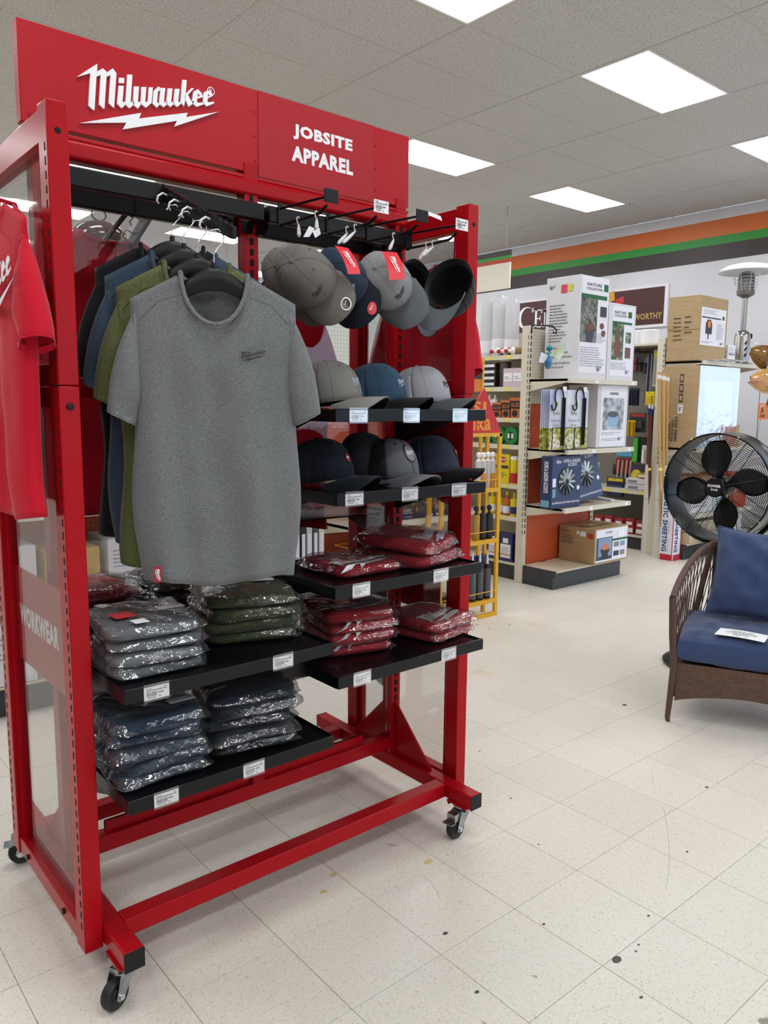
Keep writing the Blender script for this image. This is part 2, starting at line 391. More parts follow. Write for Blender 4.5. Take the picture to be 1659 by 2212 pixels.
# brown wall sign
WS = thing('wall_sign', 'brown wall sign with white serif and gold lettering, below the stripes', 'sign', (X1-.02, 7, 2.6))
MB().box(X1-.03, X1-.002, 5.72, 8.36, 2.57, 3.13).build('border', mat('sign_rim', 'ece8ee', .5), WS)
MB().box(X1-.034, X1-.029, 5.77, 8.33, 2.61, 3.10).build('panel', mat('maroon', '4a2421', .5), WS)
MW = lambda y, z: frame((X1-.0355, y, z), (0, -1, 0), (0, 0, 1), (-1, 0, 0))
mb = MB(); n_ = 30
# serif capitals with thick and thin strokes
arc = [(.17*math.cos(a), .17*math.sin(a)) for a in [R_(48+(312-48)*k/n_) for k in range(n_+1)]]; inn = [(.028+.135*math.cos(a), .155*math.sin(a)) for a in [R_(312-(312-48)*k/n_) for k in range(n_+1)]]
MC = MW(8.13, 2.86)
for k in range(n_): mb.flat([arc[k], arc[k+1], inn[n_-k-1], inn[n_-k]], 0, MC)
mb.flat([(.105, .08), (.135, .08), (.135, .16), (.114, .127)], 0, MC)
ME = MW(7.98, 2.70)
for q in ([(.02, 0), (.06, 0), (.06, .27), (.02, .27)], [(0, 0), (.15, 0), (.165, .06), (.15, .06), (.135, .016), (0, .014)], [(0, .256), (.135, .254), (.145, .21), (.158, .21), (.15, .27), (0, .27)], [(.06, .128), (.115, .128), (.12, .10), (.13, .10), (.13, .18), (.12, .18), (.115, .144), (.06, .144)]): mb.flat(q, 0, ME)
MN = MW(7.81, 2.70)
for q in ([(.03, 0), (.048, 0), (.048, .25), (.03, .25)], [(.0, .256), (.07, .256), (.215, .0), (.215, .02), (.06, .27), (0, .27)], [(.05, .27), (.19, .0), (.215, .0), (.09, .27)], [(.197, 0), (.215, 0), (.215, .27), (.197, .27)], [(0, 0), (.08, 0), (.08, .012), (0, .012)], [(.165, .258), (.245, .258), (.245, .27), (.165, .27)]): mb.flat(q, 0, MN)
mb.build('white_lettering', WHITE, WS)
mb = MB(); text(mb, 'WORTHY', MW(6.22, 2.68), h=.085, width=.43, bold=.032); mb.build('gold_lettering', mat('gold', 'b79a5c', .5), WS)
mb = MB(); a = P(1312, 655, X=X1-.036); mb.flat([(0, 0), (.12, .03), (.1, .17), (.02, .13)], 0, MW(a.y, a.z)); mb.m = 1; a = P(1326, 660, X=X1-.036); mb.flat([(0, 0), (.16, .02), (.16, .12), (.03, .08)], .001, MW(a.y, a.z))
mb.build('leaf_emblem', [mat('leaf_yellow', 'e0a030', .5), mat('leaf_red', 'c03034', .5)], WS)
# hanging aisle signs
def aisle_sign(x, y0, y1, z0, z1, lab):
    h = thing('hanging_sign', lab, 'sign', (x, (y0+y1)/2, z0))
    MB().box(x-.012, x+.012, y0, y1, z0, z1).build('sign_board', mat('sign_cream', 'e6e0d0', .5), h, bevel=.008)
    for k, (a, b, c) in enumerate(((.86, 1, 'stripe_brown'), (.78, .86, 'stripe_green'), (.68, .78, 'stripe_red'))):
        MB().box(x-.0135, x+.0135, y0, y1, z0+(z1-z0)*a, z0+(z1-z0)*b).build('stripe', mat(c, 'b53a22', .5) if c == 'stripe_red' else MATS[c], h)
    for y in (y0+.08, y1-.08): MB().tube([(x, y, z1), (x, y, ZC-.003)], .004, 5).build('wire', mat('wire_grey', '8a8884', .5), h)
    return h
aisle_sign(7.716, 6.72, 7.92, 2.965, 3.44, 'white hanging aisle sign with striped top, just right of the rack')
aisle_sign(7.716, 10.9, 12.1, 2.965, 3.44, 'second hanging aisle sign, farther back behind the rack')
# ================================================================== the logo script (traced strokes), unit = header width
_LG = [[(70,190),(292,47),(290,128),(283,185),(262,548),(252,552),(197,500),(218,150)],
 [(286,133),(352,97),(400,140),(392,190),(370,530),(362,535),(312,487),(330,168),(283,188)],
 [(397,140),(460,97),(500,150),(475,520),(470,524),(417,475),(437,168),(392,190)],
 [(530,198),(585,202),(583,258),(525,253)],
 [(525,283),(580,288),(566,458),(576,466),(602,448),(602,487),(557,530),(508,480)],
 [(620,163),(673,168),(655,455),(668,466),(690,450),(690,490),(643,530),(598,488)],
 [(690,292),(745,295),(733,455),(742,465),(768,448),(768,482),(735,532),(680,487)],
 [(772,298),(825,300),(812,455),(822,466),(842,450),(852,302),(895,303),(880,472),(822,523),(765,480)],
 [(955,293),(903,342),(893,480),(940,523),(968,490),(940,462),(950,350),(978,332)],
 [(955,293),(978,310),(1030,310),(1015,455),(1026,466),(1048,450),(1048,485),(1015,518),(963,480),(976,335)],
 [(1058,313),(1108,315),(1093,458),(1103,468),(1126,450),(1124,482),(1088,515),(1040,478)],
 [(1135,318),(1185,320),(1170,455),(1180,465),(1200,453),(1200,480),(1160,515),(1118,478)],
 [(1217,220),(1262,225),(1250,372),(1245,430),(1235,508),(1195,468)],
 [(1248,375),(1315,310),(1340,315),(1275,385),(1312,455),(1337,448),(1335,475),(1285,513),(1240,420)],
 [(1383,322),(1335,350),(1322,470),(1370,513),(1445,487),(1450,465),(1385,470),(1372,460),(1375,425),(1440,408),(1420,362)],
 [(1495,335),(1450,355),(1437,470),(1480,508),(1555,478),(1560,457),(1498,465),(1485,455),(1490,423),(1545,395),(1528,358)]]
_BOLT = [(100,690),(768,580),(745,640),(1272,578),(1255,625),(1612,567),(1130,727),(1157,665),(572,758),(607,685)]
_HOLE = [[(1388,366),(1402,396),(1378,402)], [(1496,372),(1510,396),(1488,402)]]
def _un(poly):   # picture of the sign -> its own plane
    r = []
    for x, y in poly:
        p = P(150+x/5.027, 130+y/5.027, Y=2.121); r.append((p.x-.98, p.z-2.20))
    return r
LOGO = [_un(p) for p in _LG]; BOLT = _un(_BOLT); LHOLE = [_un(p) for p in _HOLE]
_xs = [p[0] for q in LOGO for p in q]; LX0, LW = min(_xs), max(_xs)-min(_xs); _ys = [p[1] for q in LOGO+[BOLT] for p in q]; LY0, LHH = min(_ys), (max(_ys)-min(_ys))
def logo(mb, M, width, fn=None, bolt=True, word=True, upto=99, sub=True, italic=0):
    """script word and lightning bolt, centred on M's origin; fn maps flat (x,y) to a point for curved grounds"""
    k = width/LW; cx, cy = LX0+LW/2, LY0+LHH/2
    for poly in (LOGO[:upto] if word else []) + ([BOLT] if bolt else []):
        q = [((x-cx)*k+italic*(y-cy)*k, (y-cy)*k) for x, y in poly]
        if fn is None: mb.flat(q, 0, M)
        else:
            n = len(q); ar = sum(q[i][0]*q[(i+1) % n][1]-q[(i+1) % n][0]*q[i][1] for i in range(n))
            if ar < 0: q = q[::-1]
            mb.add([fn(x, y) for x, y in q], [tuple(range(n))], M)
    return mb

# ================================================================== display rack
RK = thing('display_rack', 'tall red steel wheeled display rack with header sign and slotted posts', 'display rack', (1.2525, 2.14, 0))
XL, XR, YF, YB = .575, 1.930, 1.823, 2.457        # outer faces of the end frames
PW, PD = .047, .06
def part(mb, name, m=None, **k): return mb.build(name, m or RED, RK, **k)
for sx, x in ((0, XL), (1, XR-PW)):
    for yf, y in ((1, YF), (0, YB-PD)):
        lo = MB().box(x, x+PW, y, y+PD, .112, 1.516); up = MB().box(x, x+PW, y, y+PD, 1.518, 2.128)
        p = part(lo, 'lower_post', bevel=.003, smooth=40); part(up, 'upper_post', bevel=.003, smooth=40)
        yy = y if yf else y+PD; s = -1 if yf else 1
        for z, rr, nm in ((1.47, .0085, 'bolt'), (2.065, .007, 'bolt_hole'), (.20, .008, 'bolt')):
            if nm == 'bolt' and z < 1: continue
            MB(frame((x+PW/2, yy, z), (1, 0, 0), (0, 0, 1), (0, -1, 0) if yf else (0, 1, 0))).lathe([(0, -.001), (rr, -.001), (rr, .004 if nm == 'bolt' else .0006), (rr*.5, .005 if nm == 'bolt' else .0008), (0, .005 if nm == 'bolt' else .0008)], 12).build(nm, BLACKP if nm == 'bolt' else HOLE, p)
        # slots along the outer and inner side faces
        mb = MB(); zs = [2.04-.03*k for k in range(18)]+[1.45-.03*k for k in range(43)]
        ys = (y+.014 if yf else y+PD-.02)
        for z in zs:
            for xs in ((x,) if sx == 0 else (x+PW,)): mb.box(xs-.0006, xs+.0006, ys, ys+.006, z-.017, z)
        mb.build('slots', HOLE, RK, kind='stuff')
    # rails of the end frame
    ym0, ym1 = YF+PD, YB-PD; xa, xb = x+.004, x+PW-.004
    for nm, z0, z1 in (('top_rail', 2.05, 2.122), ('middle_rail', 1.52, 1.568), ('middle_rail', 1.466, 1.514), ('base_rail', .114, .165)):
        part(MB().box(xa, xb, ym0, ym1, z0, z1), nm, bevel=.003, smooth=40)
    if sx == 0:
        for y in (1.99, 2.31): MB(frame((xa, y, .14), (0, 0, 1), (0, 1, 0), (-1, 0, 0))).lathe([(0, 0), (.008, 0), (.008, .006), (0, .006)], 10).build('bolt', BLACKP, RK)
    # inner flanges that hold the clear sheet
    for ya, yb in ((ym0, ym0+.02), (ym1-.02, ym1)): part(MB().box(x+.014, x+.034, ya, yb, .165, 2.05), 'sheet_channel')
    # clear sheets, curved red kick sheet at the bottom
    for a_, b_ in ((.165, 1.466), (1.568, 2.05)): part(MB().box(x+.022, x+.026, ym0+.004, ym1-.004, a_, b_), 'clear_side_panel', clear('side_sheet', tint='f4f4f4', gloss=.16, rough=.03, bump=.12, bscale=2.5))
    ws = part(MB().box(x+.0275, x+.0305, 1.95, 2.41, .735, 1.012), 'side_sign_panel', REDP)
    for s_ in ((-1,) if sx == 0 else (-1,)):
        mb = MB(); text(mb, 'WORKWEAR', frame((x+.0272-(0 if sx else 0), 2.345, .845), (0, -1, 0), (0, 0, 1), (-1, 0, 0)), h=.062, width=.345, bold=.045); mb.build('white_lettering', WHITE, ws)
# base legs with casters
LXs = (.623, 1.822); LWd = .05
for k, x in enumerate(LXs):
    lg = part(MB().box(x, x+LWd, 1.69, 2.59, .118, .168), 'base_leg', bevel=.004, smooth=40)
    for y, d in ((1.69, -1), (2.59, 1)):
        MB().box(x-.001, x+LWd+.001, min(y, y+d*.003), max(y, y+d*.003), .117, .169).build('end_cap', BLACKP, lg, bevel=.004)
    for yc, sw in ((1.755, (-66, -82)[k]), (2.525, (-110, 172)[k])):
        c = MB(); cx = x+LWd/2
        c.box(cx-.032, cx+.032, yc-.045, yc+.045, .112, .118)
        pl = c.build('caster_plate', RED, RK, bevel=.002)
        for bx in (-.026, .026):
            for by in (-.038, .038): MB(Matrix.Translation((cx+bx, yc+by, .104))).lathe([(0, 0), (.005, 0), (.005, .009), (0, .009)], 8).build('bolt', BLACKP, pl)
        M = rz(sw, (cx, yc, 0))
        fk = MB(M)
        fk.lathe([(0, .112), (.028, .112), (.03, .104), (.026, .098), (0, .098)], 20)
        fk.box(-.02, .02, -.03, .012, .092, .097)
        for sx in (-1, 1):
            pr = [(.016, .094), (.016, .084), (-.012, .05), (-.026, .028), (-.042, .026), (-.05, .036), (-.046, .052), (-.03, .094)]
            fk.prism(pr, 0, .0025, frame((sx*.0205-(.00125), 0, 0), (0, 1, 0), (0, 0, 1), (1, 0, 0)))
        fk.build('caster_fork', ZINC, pl, smooth=40)
        wh = MB(M @ frame((0, -.036, .038), (0, 1, 0), (0, 0, 1), (1, 0, 0)))
        wh.lathe([(.006, -.0145), (.018, -.0145), (.02, -.011), (.028, -.011), (.031, -.0135), (.0345, -.013), (.038, -.006), (.038, .006), (.0345, .013), (.031, .0135), (.028, .011), (.02, .011), (.018, .0145), (.006, .0145)], 32)
        wh.build('caster_wheel', RUBBER, pl, smooth=40)
        ax = MB(M @ frame((0, -.036, .038), (0, 1, 0), (0, 0, 1), (1, 0, 0))); ax.lathe([(0, -.027), (.008, -.027), (.008, .027), (0, .027)], 10); ax.build('axle_bolt', CHROME, pl, smooth=40)
        if k == 1 or yc > 2:
            br = MB(M); br.box(-.02, .02, -.085, -.06, .066, .069); br.box(-.017, .017, -.062, -.024, .068, .095); br.build('brake_pedal', ZINC, pl)
# cross bars at the base
part(MB().box(LXs[0]+LWd, LXs[1], 1.812, 1.862, .118, .168), 'front_bar', bevel=.004, smooth=40)
part(MB().box(LXs[0]+LWd, LXs[1], 2.418, 2.468, .118, .168), 'rear_bar', bevel=.004, smooth=40)
UX = (.628, 1.23, 1.827)
for k, x in enumerate(UX):
    wd = .045
    up = part(MB().box(x, x+wd, 2.116, 2.164, .168 if k != 1 else .235, 2.19), 'upright', bevel=.002, smooth=40)
    mb = MB()
    for q in range(62):
        z = 2.13-.031*q
        if z < .3: break
        for xs in ((x+.015, x+.028) if k == 1 else (x+.017, x+.029),):
            mb.box(xs[0], xs[1], 2.1148, 2.1162, z-.02, z)
            mb.box(xs[0], xs[1], 2.1638, 2.1652, z-.02, z)
    mb.build('slots', HOLE, up, kind='stuff')
    if k != 1:
        for d in (-1, 1):
            pts = [(0, .168), (d*.20, .168), (d*.20, .176), (d*.004, .37), (0, .37)]
            g = MB(frame((x+wd/2-.004, 2.14+d*.024, 0), (0, 1, 0), (0, 0, 1), (1, 0, 0))).prism(pts, 0, .008)
            part(g, 'gusset', bevel=.001)
part(MB().box(UX[0]+.045, UX[2], 2.117, 2.163, .185, .235), 'centre_beam', bevel=.003, smooth=40)
part(MB().box(UX[0]+.12, UX[2]-.12, 2.133, 2.137, .235, .268).box(UX[0]+.12, UX[2]-.12, 2.145, 2.149, .235, .268), 'sheet_channel')
part(MB().box(UX[0]+.045, UX[2], 2.118, 2.162, 1.488, 1.545), 'centre_rail', bevel=.003, smooth=40)
cm = clear('back_sheet', tint='eeeeee', gloss=.14, rough=.03, bump=.12, bscale=3)
for a, b in ((UX[0]+.046, UX[1]-.001), (UX[1]+.046, UX[2]-.001)):
    part(MB().box(a, b, 2.139, 2.143, .24, 1.487), 'clear_back_panel', cm); part(MB().box(a, b, 2.139, 2.143, 1.546, 2.09), 'clear_back_panel', cm)
# header
hd = MB().box(.61, 1.886, 2.121, 2.159, 2.165, 2.402)
hd.box(.61, 1.886, 2.119, 2.161, 2.146, 2.156)
header = part(hd, 'header_board', REDP, bevel=.002, smooth=40)
part(MB().box(.612, 1.884, 2.112, 2.168, 2.095, 2.146), 'header_rail', bevel=.012, seg=3, smooth=40)
tops = MB()
for x in (.66, 1.245, 1.83): tops.box(x, x+.03, 2.13, 2.15, 2.09, 2.17)
part(tops, 'header_brackets')
pn = part(MB().box(1.281, 1.726, 2.1185, 2.121, 2.158, 2.4015), 'header_sign_panel', mat('sign_vinyl', 'ab1f2a', .45, spec=.25))
mb = MB(); HM = lambda x, z, y=2.118: frame((x, y, z), (1, 0, 0), (0, 0, 1), (0, -1, 0))
text(mb, 'JOBSITE', HM(1.405, 2.292), h=.046, width=.230, bold=.05); text(mb, 'APPAREL', HM(1.398, 2.227), h=.046, width=.240, bold=.05); mb.build('white_lettering', WHITE, pn)
lo = MB(frame((.98, 2.121, 2.20), (1, 0, 0), (0, 0, 1), (0, -1, 0)))
for q in LOGO+[BOLT]: lo.prism(q, 0, .007)
lo.build('raised_logo', WHITE, header)
hh = MB(frame((.98, 2.121, 2.20), (1, 0, 0), (0, 0, 1), (0, -1, 0)))
for q in LHOLE: MB(hh.M).flat(q, .0074).build('letter_counter', REDP, header)

q = P(150+1532/5.027, 130+340/5.027, Y=2.121)
rg = MB(frame(q, (1, 0, 0), (0, 0, 1), (0, -1, 0))); rg.lathe([(.0095, .001), (.0115, .001), (.0115, .003), (.0095, .003), (.0095, .001)], 20); text(rg, 'R', frame((-.005, -.006, .003), (1, 0, 0), (0, 1, 0), (0, 0, 1)), h=.012); rg.build('registered_mark', WHITE, header)
for z in (2.34, 2.27, 2.20):
    for x in (1.268, 1.735): MB(frame((x, 2.121, z), (1, 0, 0), (0, 0, 1), (0, -1, 0))).lathe([(0, 0), (.004, 0), (.003, .002), (0, .002)], 8).build('rivet', RED, header)
# back-side copies of the lettering are out of sight
# ------------------------------------------------------------------ black accessory bars
for k, (a, b) in enumerate(((.676, 1.245), (1.262, 1.826))):
    for s, y0, y1 in ((0, 2.03, 2.055), (1, 2.225, 2.25)):
        t = thing('accessory_bar', ('black steel crossbar under the header, ' + ('left' if k == 0 else 'right') + ' bay, ' + ('front side' if s == 0 else 'rear side')), 'crossbar', (a, y0, 2.01))
        MB().box(a, b, y0, y1, 2.010, 2.056).build('bar', BLACK, t, bevel=.003, smooth=40)
        for x in (a+.002, b-.028):
            d = -1 if s else 1
            pr = [(0, 2.056), (d*.066, 2.056), (d*.066, 1.985), (d*.045, 1.985), (d*.02, 2.01), (0, 2.01)]
            MB(frame((x, y1 if s == 0 else y0, 0), (0, 1, 0), (0, 0, 1), (1, 0, 0))).prism(pr, 0, .026).build('end_bracket', BLACK, t, bevel=.003)
        for x in ((.935,) if k == 0 else ()): MB().box(x-.002, x+.002, y0-.001, y1+.001, 2.009, 2.057).build('joint_line', HOLE, t)
# ------------------------------------------------------------------ shelves
def barcode(mb, M, wd, ht, seed=0):
    """ink of a price label on local xy: item lines, bars, price"""
    r = random.Random(seed)
    def ln(x0, x1, y, t): mb.add([(x0*wd, y*ht, .0004), (x1*wd, y*ht, .0004), (x1*wd, (y+t)*ht, .0004), (x0*wd, (y+t)*ht, .0004)], [(0, 1, 2, 3)], M)
    ln(.08, .3, .84, .05); ln(.8, .92, .84, .05); x = .08
    while x < .9:
        s = r.uniform(.02, .05); ln(x, x+s, .68, .09); x += s+.012
    x = .1
    while x < .52:
        s = r.uniform(.008, .03); ln(x, x+s, .26, .34); x += s+r.uniform(.008, .018)
    x = .58
    while x < .78: ln(x, x+.03, .42, .13); x += .04
    ln(.14, .46, .13, .06); ln(.58, .66, .13, .07)
def label_card(M, wd, ht, parent, seed=0, m=None, name='price_label'):
    mb = MB(M).box(0, wd, 0, ht, -.001, .0002); mb.m = 1; barcode(mb, I4, wd, ht, seed)
    return mb.build(name, [m or PAPER, INK], parent)
LC = [0]
SHELFB = mat('shelf_black', '0c0d0f', .22, spec=.25, bump=.05, bscale=200, bdist=.0005)
def shelf(a, b, yf, yb, ztop, tags, label, front=True):
    t = thing('display_shelf', label, 'shelf', (a, yf, ztop))
    s = -1 if front else 1                       # direction of the open side
    lo, hi = min(yf, yb), max(yf, yb)
    # a shallow pan: floor 20 mm under the lip, lips on three sides
    f = .012
    mb = MB().box(a+.002, b-.002, lo+.002, hi, ztop-.014, ztop-.008); mb.build('pan', SHELFB, t, bevel=.001)
    y0, y1 = (lo, lo+f) if front else (hi-f, hi)
    MB().box(a, b, y0, y1, ztop-.036, ztop).build('front_lip', SHELFB, t, bevel=.0025, smooth=40)
    for x in (a, b-.003):
        MB().box(x, x+.003, lo+(f if front else 0), hi-(0 if front else f), ztop-.036, ztop-.002).build('side_lip', SHELFB, t)
    yk = hi if front else lo
    for x in (a+.004, b-.012):
        d = 1 if front else -1
        pr = [(0, ztop-.036), (-d*.30, ztop-.036), (-d*.02, ztop-.13), (0, ztop-.13)]
        MB(frame((x, yk, 0), (0, 1, 0), (0, 0, 1), (1, 0, 0))).prism(pr, 0, .003).build('bracket', BLACK, t)
    for px, py, g in tags:
        p = P(px, py, Y=yf); LC[0] += 1
        label_card(frame((p.x-.031, yf-.0012, ztop-.0355), (1, 0, 0), (0, 0, 1), (0, -1, 0)), .062, .031, t, LC[0], mat('paper_green', 'd6ead6', .5) if g else None)
        MB().box(p.x-.032, p.x+.032, yf-.003, yf-.0022, ztop-.04, ztop+.003).build('tag_sleeve', clear('tag_clear', gloss=.3), t)
    return t
YS = 1.69
shelf(.648, 1.247, YS, 2.118, .822, [(338, 1492, 0), (611, 1423, 0)], 'black shelf with grey and olive bagged shirts, upper one of left bay')
shelf(.648, 1.247, YS, 2.118, .549, [(359, 1718, 0), (548, 1657, 0)], 'black shelf with navy bagged shirts, lowest in the left bay')
shelf(1.251, 1.845, YS, 2.118, 1.470, [(774, 898, 0), (888, 897, 0), (993, 897, 1)], 'black shelf with three light caps, topmost in the right bay')
shelf(1.251, 1.845, YS-.008, 2.118, 1.241, [(765, 1075, 0), (885, 1062, 0), (991, 1054, 0)], 'black shelf with dark caps, second in the right bay')
shelf(1.251, 1.845, YS, 2.118, .977, [(780, 1271, 0), (952, 1240, 0)], 'black shelf with two red bagged shirt piles, third in right bay')
shelf(1.251, 1.845, YS-.016, 2.118, .722, [(782, 1458, 0), (969, 1406, 0)], 'black shelf with red bagged shirts, lowest in the right bay')
shelf(.648, 1.247, 2.59, 2.162, .822, [], 'black shelf on the rear side of left bay, upper one', False)
shelf(1.251, 1.845, 2.59, 2.162, .822, [], 'black shelf on the rear side of right bay, upper one', False)
shelf(1.251, 1.845, 2.59, 2.162, .549, [], 'black shelf on the rear side of right bay, lower one', False)
shelf(1.251, 1.845, 2.59, 2.162, 1.10, [], 'black shelf on the rear side of right bay, topmost', False)
# ================================================================== apparel
def heather(n, a, b, r=.9): return mat(n, a, r, c2=b, nscale=420, stretch=(.6, 1, 1.5), sharp=.45, detail=3, bump=.25, bscale=700, bdist=.0006, sheen=.15, spec=.2)
HG = heather('grey_heather', '808283', '545758'); OL = heather('olive_heather', '6d7548', '444b2c'); NV = heather('blue_heather', '46586c', '2b3848'); BK = heather('black_cotton', '1b1c20', '101114'); DK = heather('dark_grey_cotton', '3a3d42', '2b2d31')
RC = mat('red_cotton', 'c8102a', .85, c2='bb0c25', nscale=300, sharp=.6, bump=.2, bscale=600, bdist=.0006, sheen=.15, spec=.2)
SH, BH, ZSH, ZNK, ZNB, ZHM = .193, .196, .0, .061, -.058, -.68     # shoulder half width, body half width, shoulder tip, neck side, neck front, hem (z from shoulder tip)
def smooth01(t): t = max(0, min(1, t)); return t*t*(3-2*t)
def tshirt(name, label, M, fab, group=None, seam=None, seed=0, hang=True, hwn=None, sl=1.0):
    """T-shirt: front faces local -Y, z from the shoulder tips; every panel is its own part"""
    t = thing(name, label, 't-shirt', M, group, world=False); nk = .078; rr = random.Random(seed)
    ph = rr.uniform(0, 6)
    def top(s, front):
        a = abs(s)*SH
        if a >= nk: return ZNK*(1-(a-nk)/(SH-nk))
        k = math.sqrt(max(0, 1-(a/nk)**2)); return ZNK-(ZNK-(ZNB if front else ZNK-.025))*k
    def sheet(front):
        sg = -1 if front else 1
        def fn(u, v):
            s = (u-.5)*2; s = sgn(s)*abs(s)**.9
            zt = top(s, front); z = ZHM+(zt-ZHM)*v
            arm = smooth01((z+.21)/.2)                      # 1 at the shoulder, 0 below the armpit
            hw = BH*(1-arm)+SH*arm + .012*(1-v)*math.sin(v*9+ph)
            x = s*hw; e = math.sqrt(max(0, 1-abs(s)**3.4))
            dep = (.030+.004*(1-v))*e*(1-smooth01((v-.80)/.2)*(.82 if abs(s)*SH > nk else .35))
            fold = (.012*math.sin(s*5.2+ph+v*1.5)+.007*math.sin(s*11-ph*2+v*3)+.006*nz(s*3, v*4, ph))*(1-v)**.7*e
            fold += .006*nz(s*4+7, v*6, ph+3)*e*min(1, (1-v)*4)
            z += .010*math.sin(s*4+ph)*(1-v)**6
            return (x, sg*(dep+.004*e)+fold*(1 if front else -1)*sg, z)
        return MB().grid(fn, 34, 40)
    f = sheet(True); f.build('front_panel', fab, t, smooth=80, solid=.002)
    sheet(False).build('back_panel', fab, t, smooth=80, solid=.002)
    # ribbed collar
    pts = []
    n = 14
    for k in range(n+1):
        a = pi*k/n; s = -math.cos(a)*nk/SH; z = top(s, True); pts.append((s*SH, -.016-.020*math.sin(a), z+.002))
    for k in range(1, n):
        a = pi*k/n; s = math.cos(a)*nk/SH; pts.append((s*SH, .016+.012*math.sin(a), top(s, False)+.002))
    MB().tube(pts, .0058, 6, closed=True).build('collar', fab, t, smooth=60)
    if seam:
        mb = MB()
        for d in (-1, 1):
            mb.tube([(d*(nk+.003), -.035, ZNK-.052), (d*.13, -.040, ZNK-.058-.012), (d*(SH-.016), -.026, ZSH-.055)], .0011, 4)
        mb.build('shoulder_seams', seam, t, kind='stuff')
    # sleeves: flattened tubes from armhole to cuff
    for d in (-1, 1):
        rings = []
        for k in range(9):
            q = k/8; a = Vector((d*(SH-.022), 0, -.002)); b = Vector((d*(BH-.030), 0, -.200))
            c = Vector((d*(SH+.062*sl), -.008, -.262)); e = Vector((d*(SH-.006), .0, -.297))
            top_, bot = a.lerp(c, q), b.lerp(e, q); top_.x += d*.016*math.sin(q*pi); mid = (top_+bot)/2; ax = (top_-bot)/2; th = .008+.020*smooth01(q*3)+.012*q
            rings.append([mid+ax*math.cos(2*pi*j/18)+Vector((0, th*math.sin(2*pi*j/18)*(1+.25*nz(j*.5, q*3, ph+d)), 0))+Vector((0, -.004*math.sin(q*5), 0)) for j in range(18)])
        rings[0] = [p*1 for p in rings[0]]; m0 = sum(rings[0], Vector())/18; pre = [m0+(p-m0)*.02 for p in rings[0]]
        # turned hem
        for sc in (.97, .9):
            m_ = sum(rings[8], Vector())/18; rings.append([m_+(p-m_)*sc+Vector((0, 0, .012)) for p in rings[8]])
        MB().loft([pre]+rings, True, False).build('sleeve', fab, t, smooth=80, solid=.0018)
        if seam: MB().tube([p+Vector((d*.002, -.001, 0)) for p in rings[1][9:18]], .0010, 4).build('armhole_seam', seam, t)
        c8 = [p+(p-sum(rings[8], Vector())/18)*.02 for p in rings[8]]; c7 = [a.lerp(b, .2) for a, b in zip(rings[8], rings[7])]
        if seam: MB().tube([p for p in c7], .0010, 4, closed=True).build('cuff_stitching', seam, t)
    return t
def hem_tag(t, x, m=None):
    p = MB().box(x, x+.016, -.062, -.060, ZHM+.012, ZHM+.05); o = p.build('hem_tag', mat('tag_red', 'a3122a', .6), t, label='small red hem tag')
    mb = MB(); logo(mb, frame((x+.008, -.0625, ZHM+.031), (0, 0, -1), (1, 0, 0), (0, -1, 0)), .03); mb.build('tag_print', WHITE, o)
# --- waterfall arm with hangers
AX = .937
WF = thing('waterfall_arm', 'black sloping waterfall arm with hooks, holding the hung shirts', 'display arm', (AX, 2.03, 2.03))
pr = [(2.03, 2.052), (1.66, 1.888), (1.66, 1.862), (1.672, 1.862), (2.03, 2.008)]
MB(frame((AX-.006, 0, 0), (0, 1, 0), (0, 0, 1), (1, 0, 0))).prism(pr, 0, .012).build('arm', BLACK, WF, bevel=.001)
ARMZ = lambda y: 1.866+(y-1.66)*.425
for k in range(14):
    y = 1.68+.026*k; z = ARMZ(y)+.018
    MB().box(AX-.007, AX+.007, y-.002, y+.002, z-.004, z+.008).build('notch', HOLE, WF)
for y in (2.003, 1.935, 1.863, 1.768):
    z = ARMZ(y)+.004; MB().tube([(AX-.006, y, z+.006), (AX-.02, y-.004, z+.008), (AX-.034, y-.006, z-.002), (AX-.036, y-.004, z-.014), (AX-.03, y, z-.018)], .0028, 6).build('white_hook', mat('hook_white', 'e4e4e6', .3), WF)
def hanger(M, group, label):
    """M: origin at the shoulder-tip level in the middle of the hanger"""
    t = thing('coat_hanger', label, 'hanger', M, group, world=False)
    def body(u, v):
        x = (u-.5)*2*.168; a = abs(x); zt = .088*(1-smooth01(a/.18)**.9)+.022-.012*(a/.168)**3; h = .026+.030*(1-a/.168)
        return x, zt, h
    rings = []
    for k in range(25):
        x, zt, h = body(k/24, 0); th = .008+.006*(1-abs(k-12)/12)
        rings.append([(x, th*math.cos(2*pi*j/10), zt-h/2+h/2*math.sin(2*pi*j/10)) for j in range(10)])
    MB().loft(rings).build('hanger_body', BLACKP, t, smooth=50)
    MB(Matrix.Translation((0, 0, .108))).lathe([(0, 0), (.007, 0), (.006, .012), (0, .012)], 10).build('hook_collar', BLACKP, t)
    pts = [(0, 0, .115), (0, 0, .14), (.01, 0, .155), (.022, 0, .168), (.024, 0, .184), (.012, 0, .198), (-.004, 0, .196), (-.012, 0, .184)]
    MB().tube(pts, .0017, 7).build('wire_hook', CHROME, t, smooth=60); return t
YW = 27
shirts = ((1.714, 1.722, HG, 'grey_shirt'), (1.80, 1.757, OL, ''), (1.87, 1.790, NV, ''), (1.937, 1.818, BK, ''))
SLAB = ['heather grey crew-neck T-shirt hanging in front, small dark chest print', 'olive green heather T-shirt hanging just behind the grey one', 'slate blue heather T-shirt hanging behind the olive one', 'black T-shirt hanging rearmost on the waterfall arm']
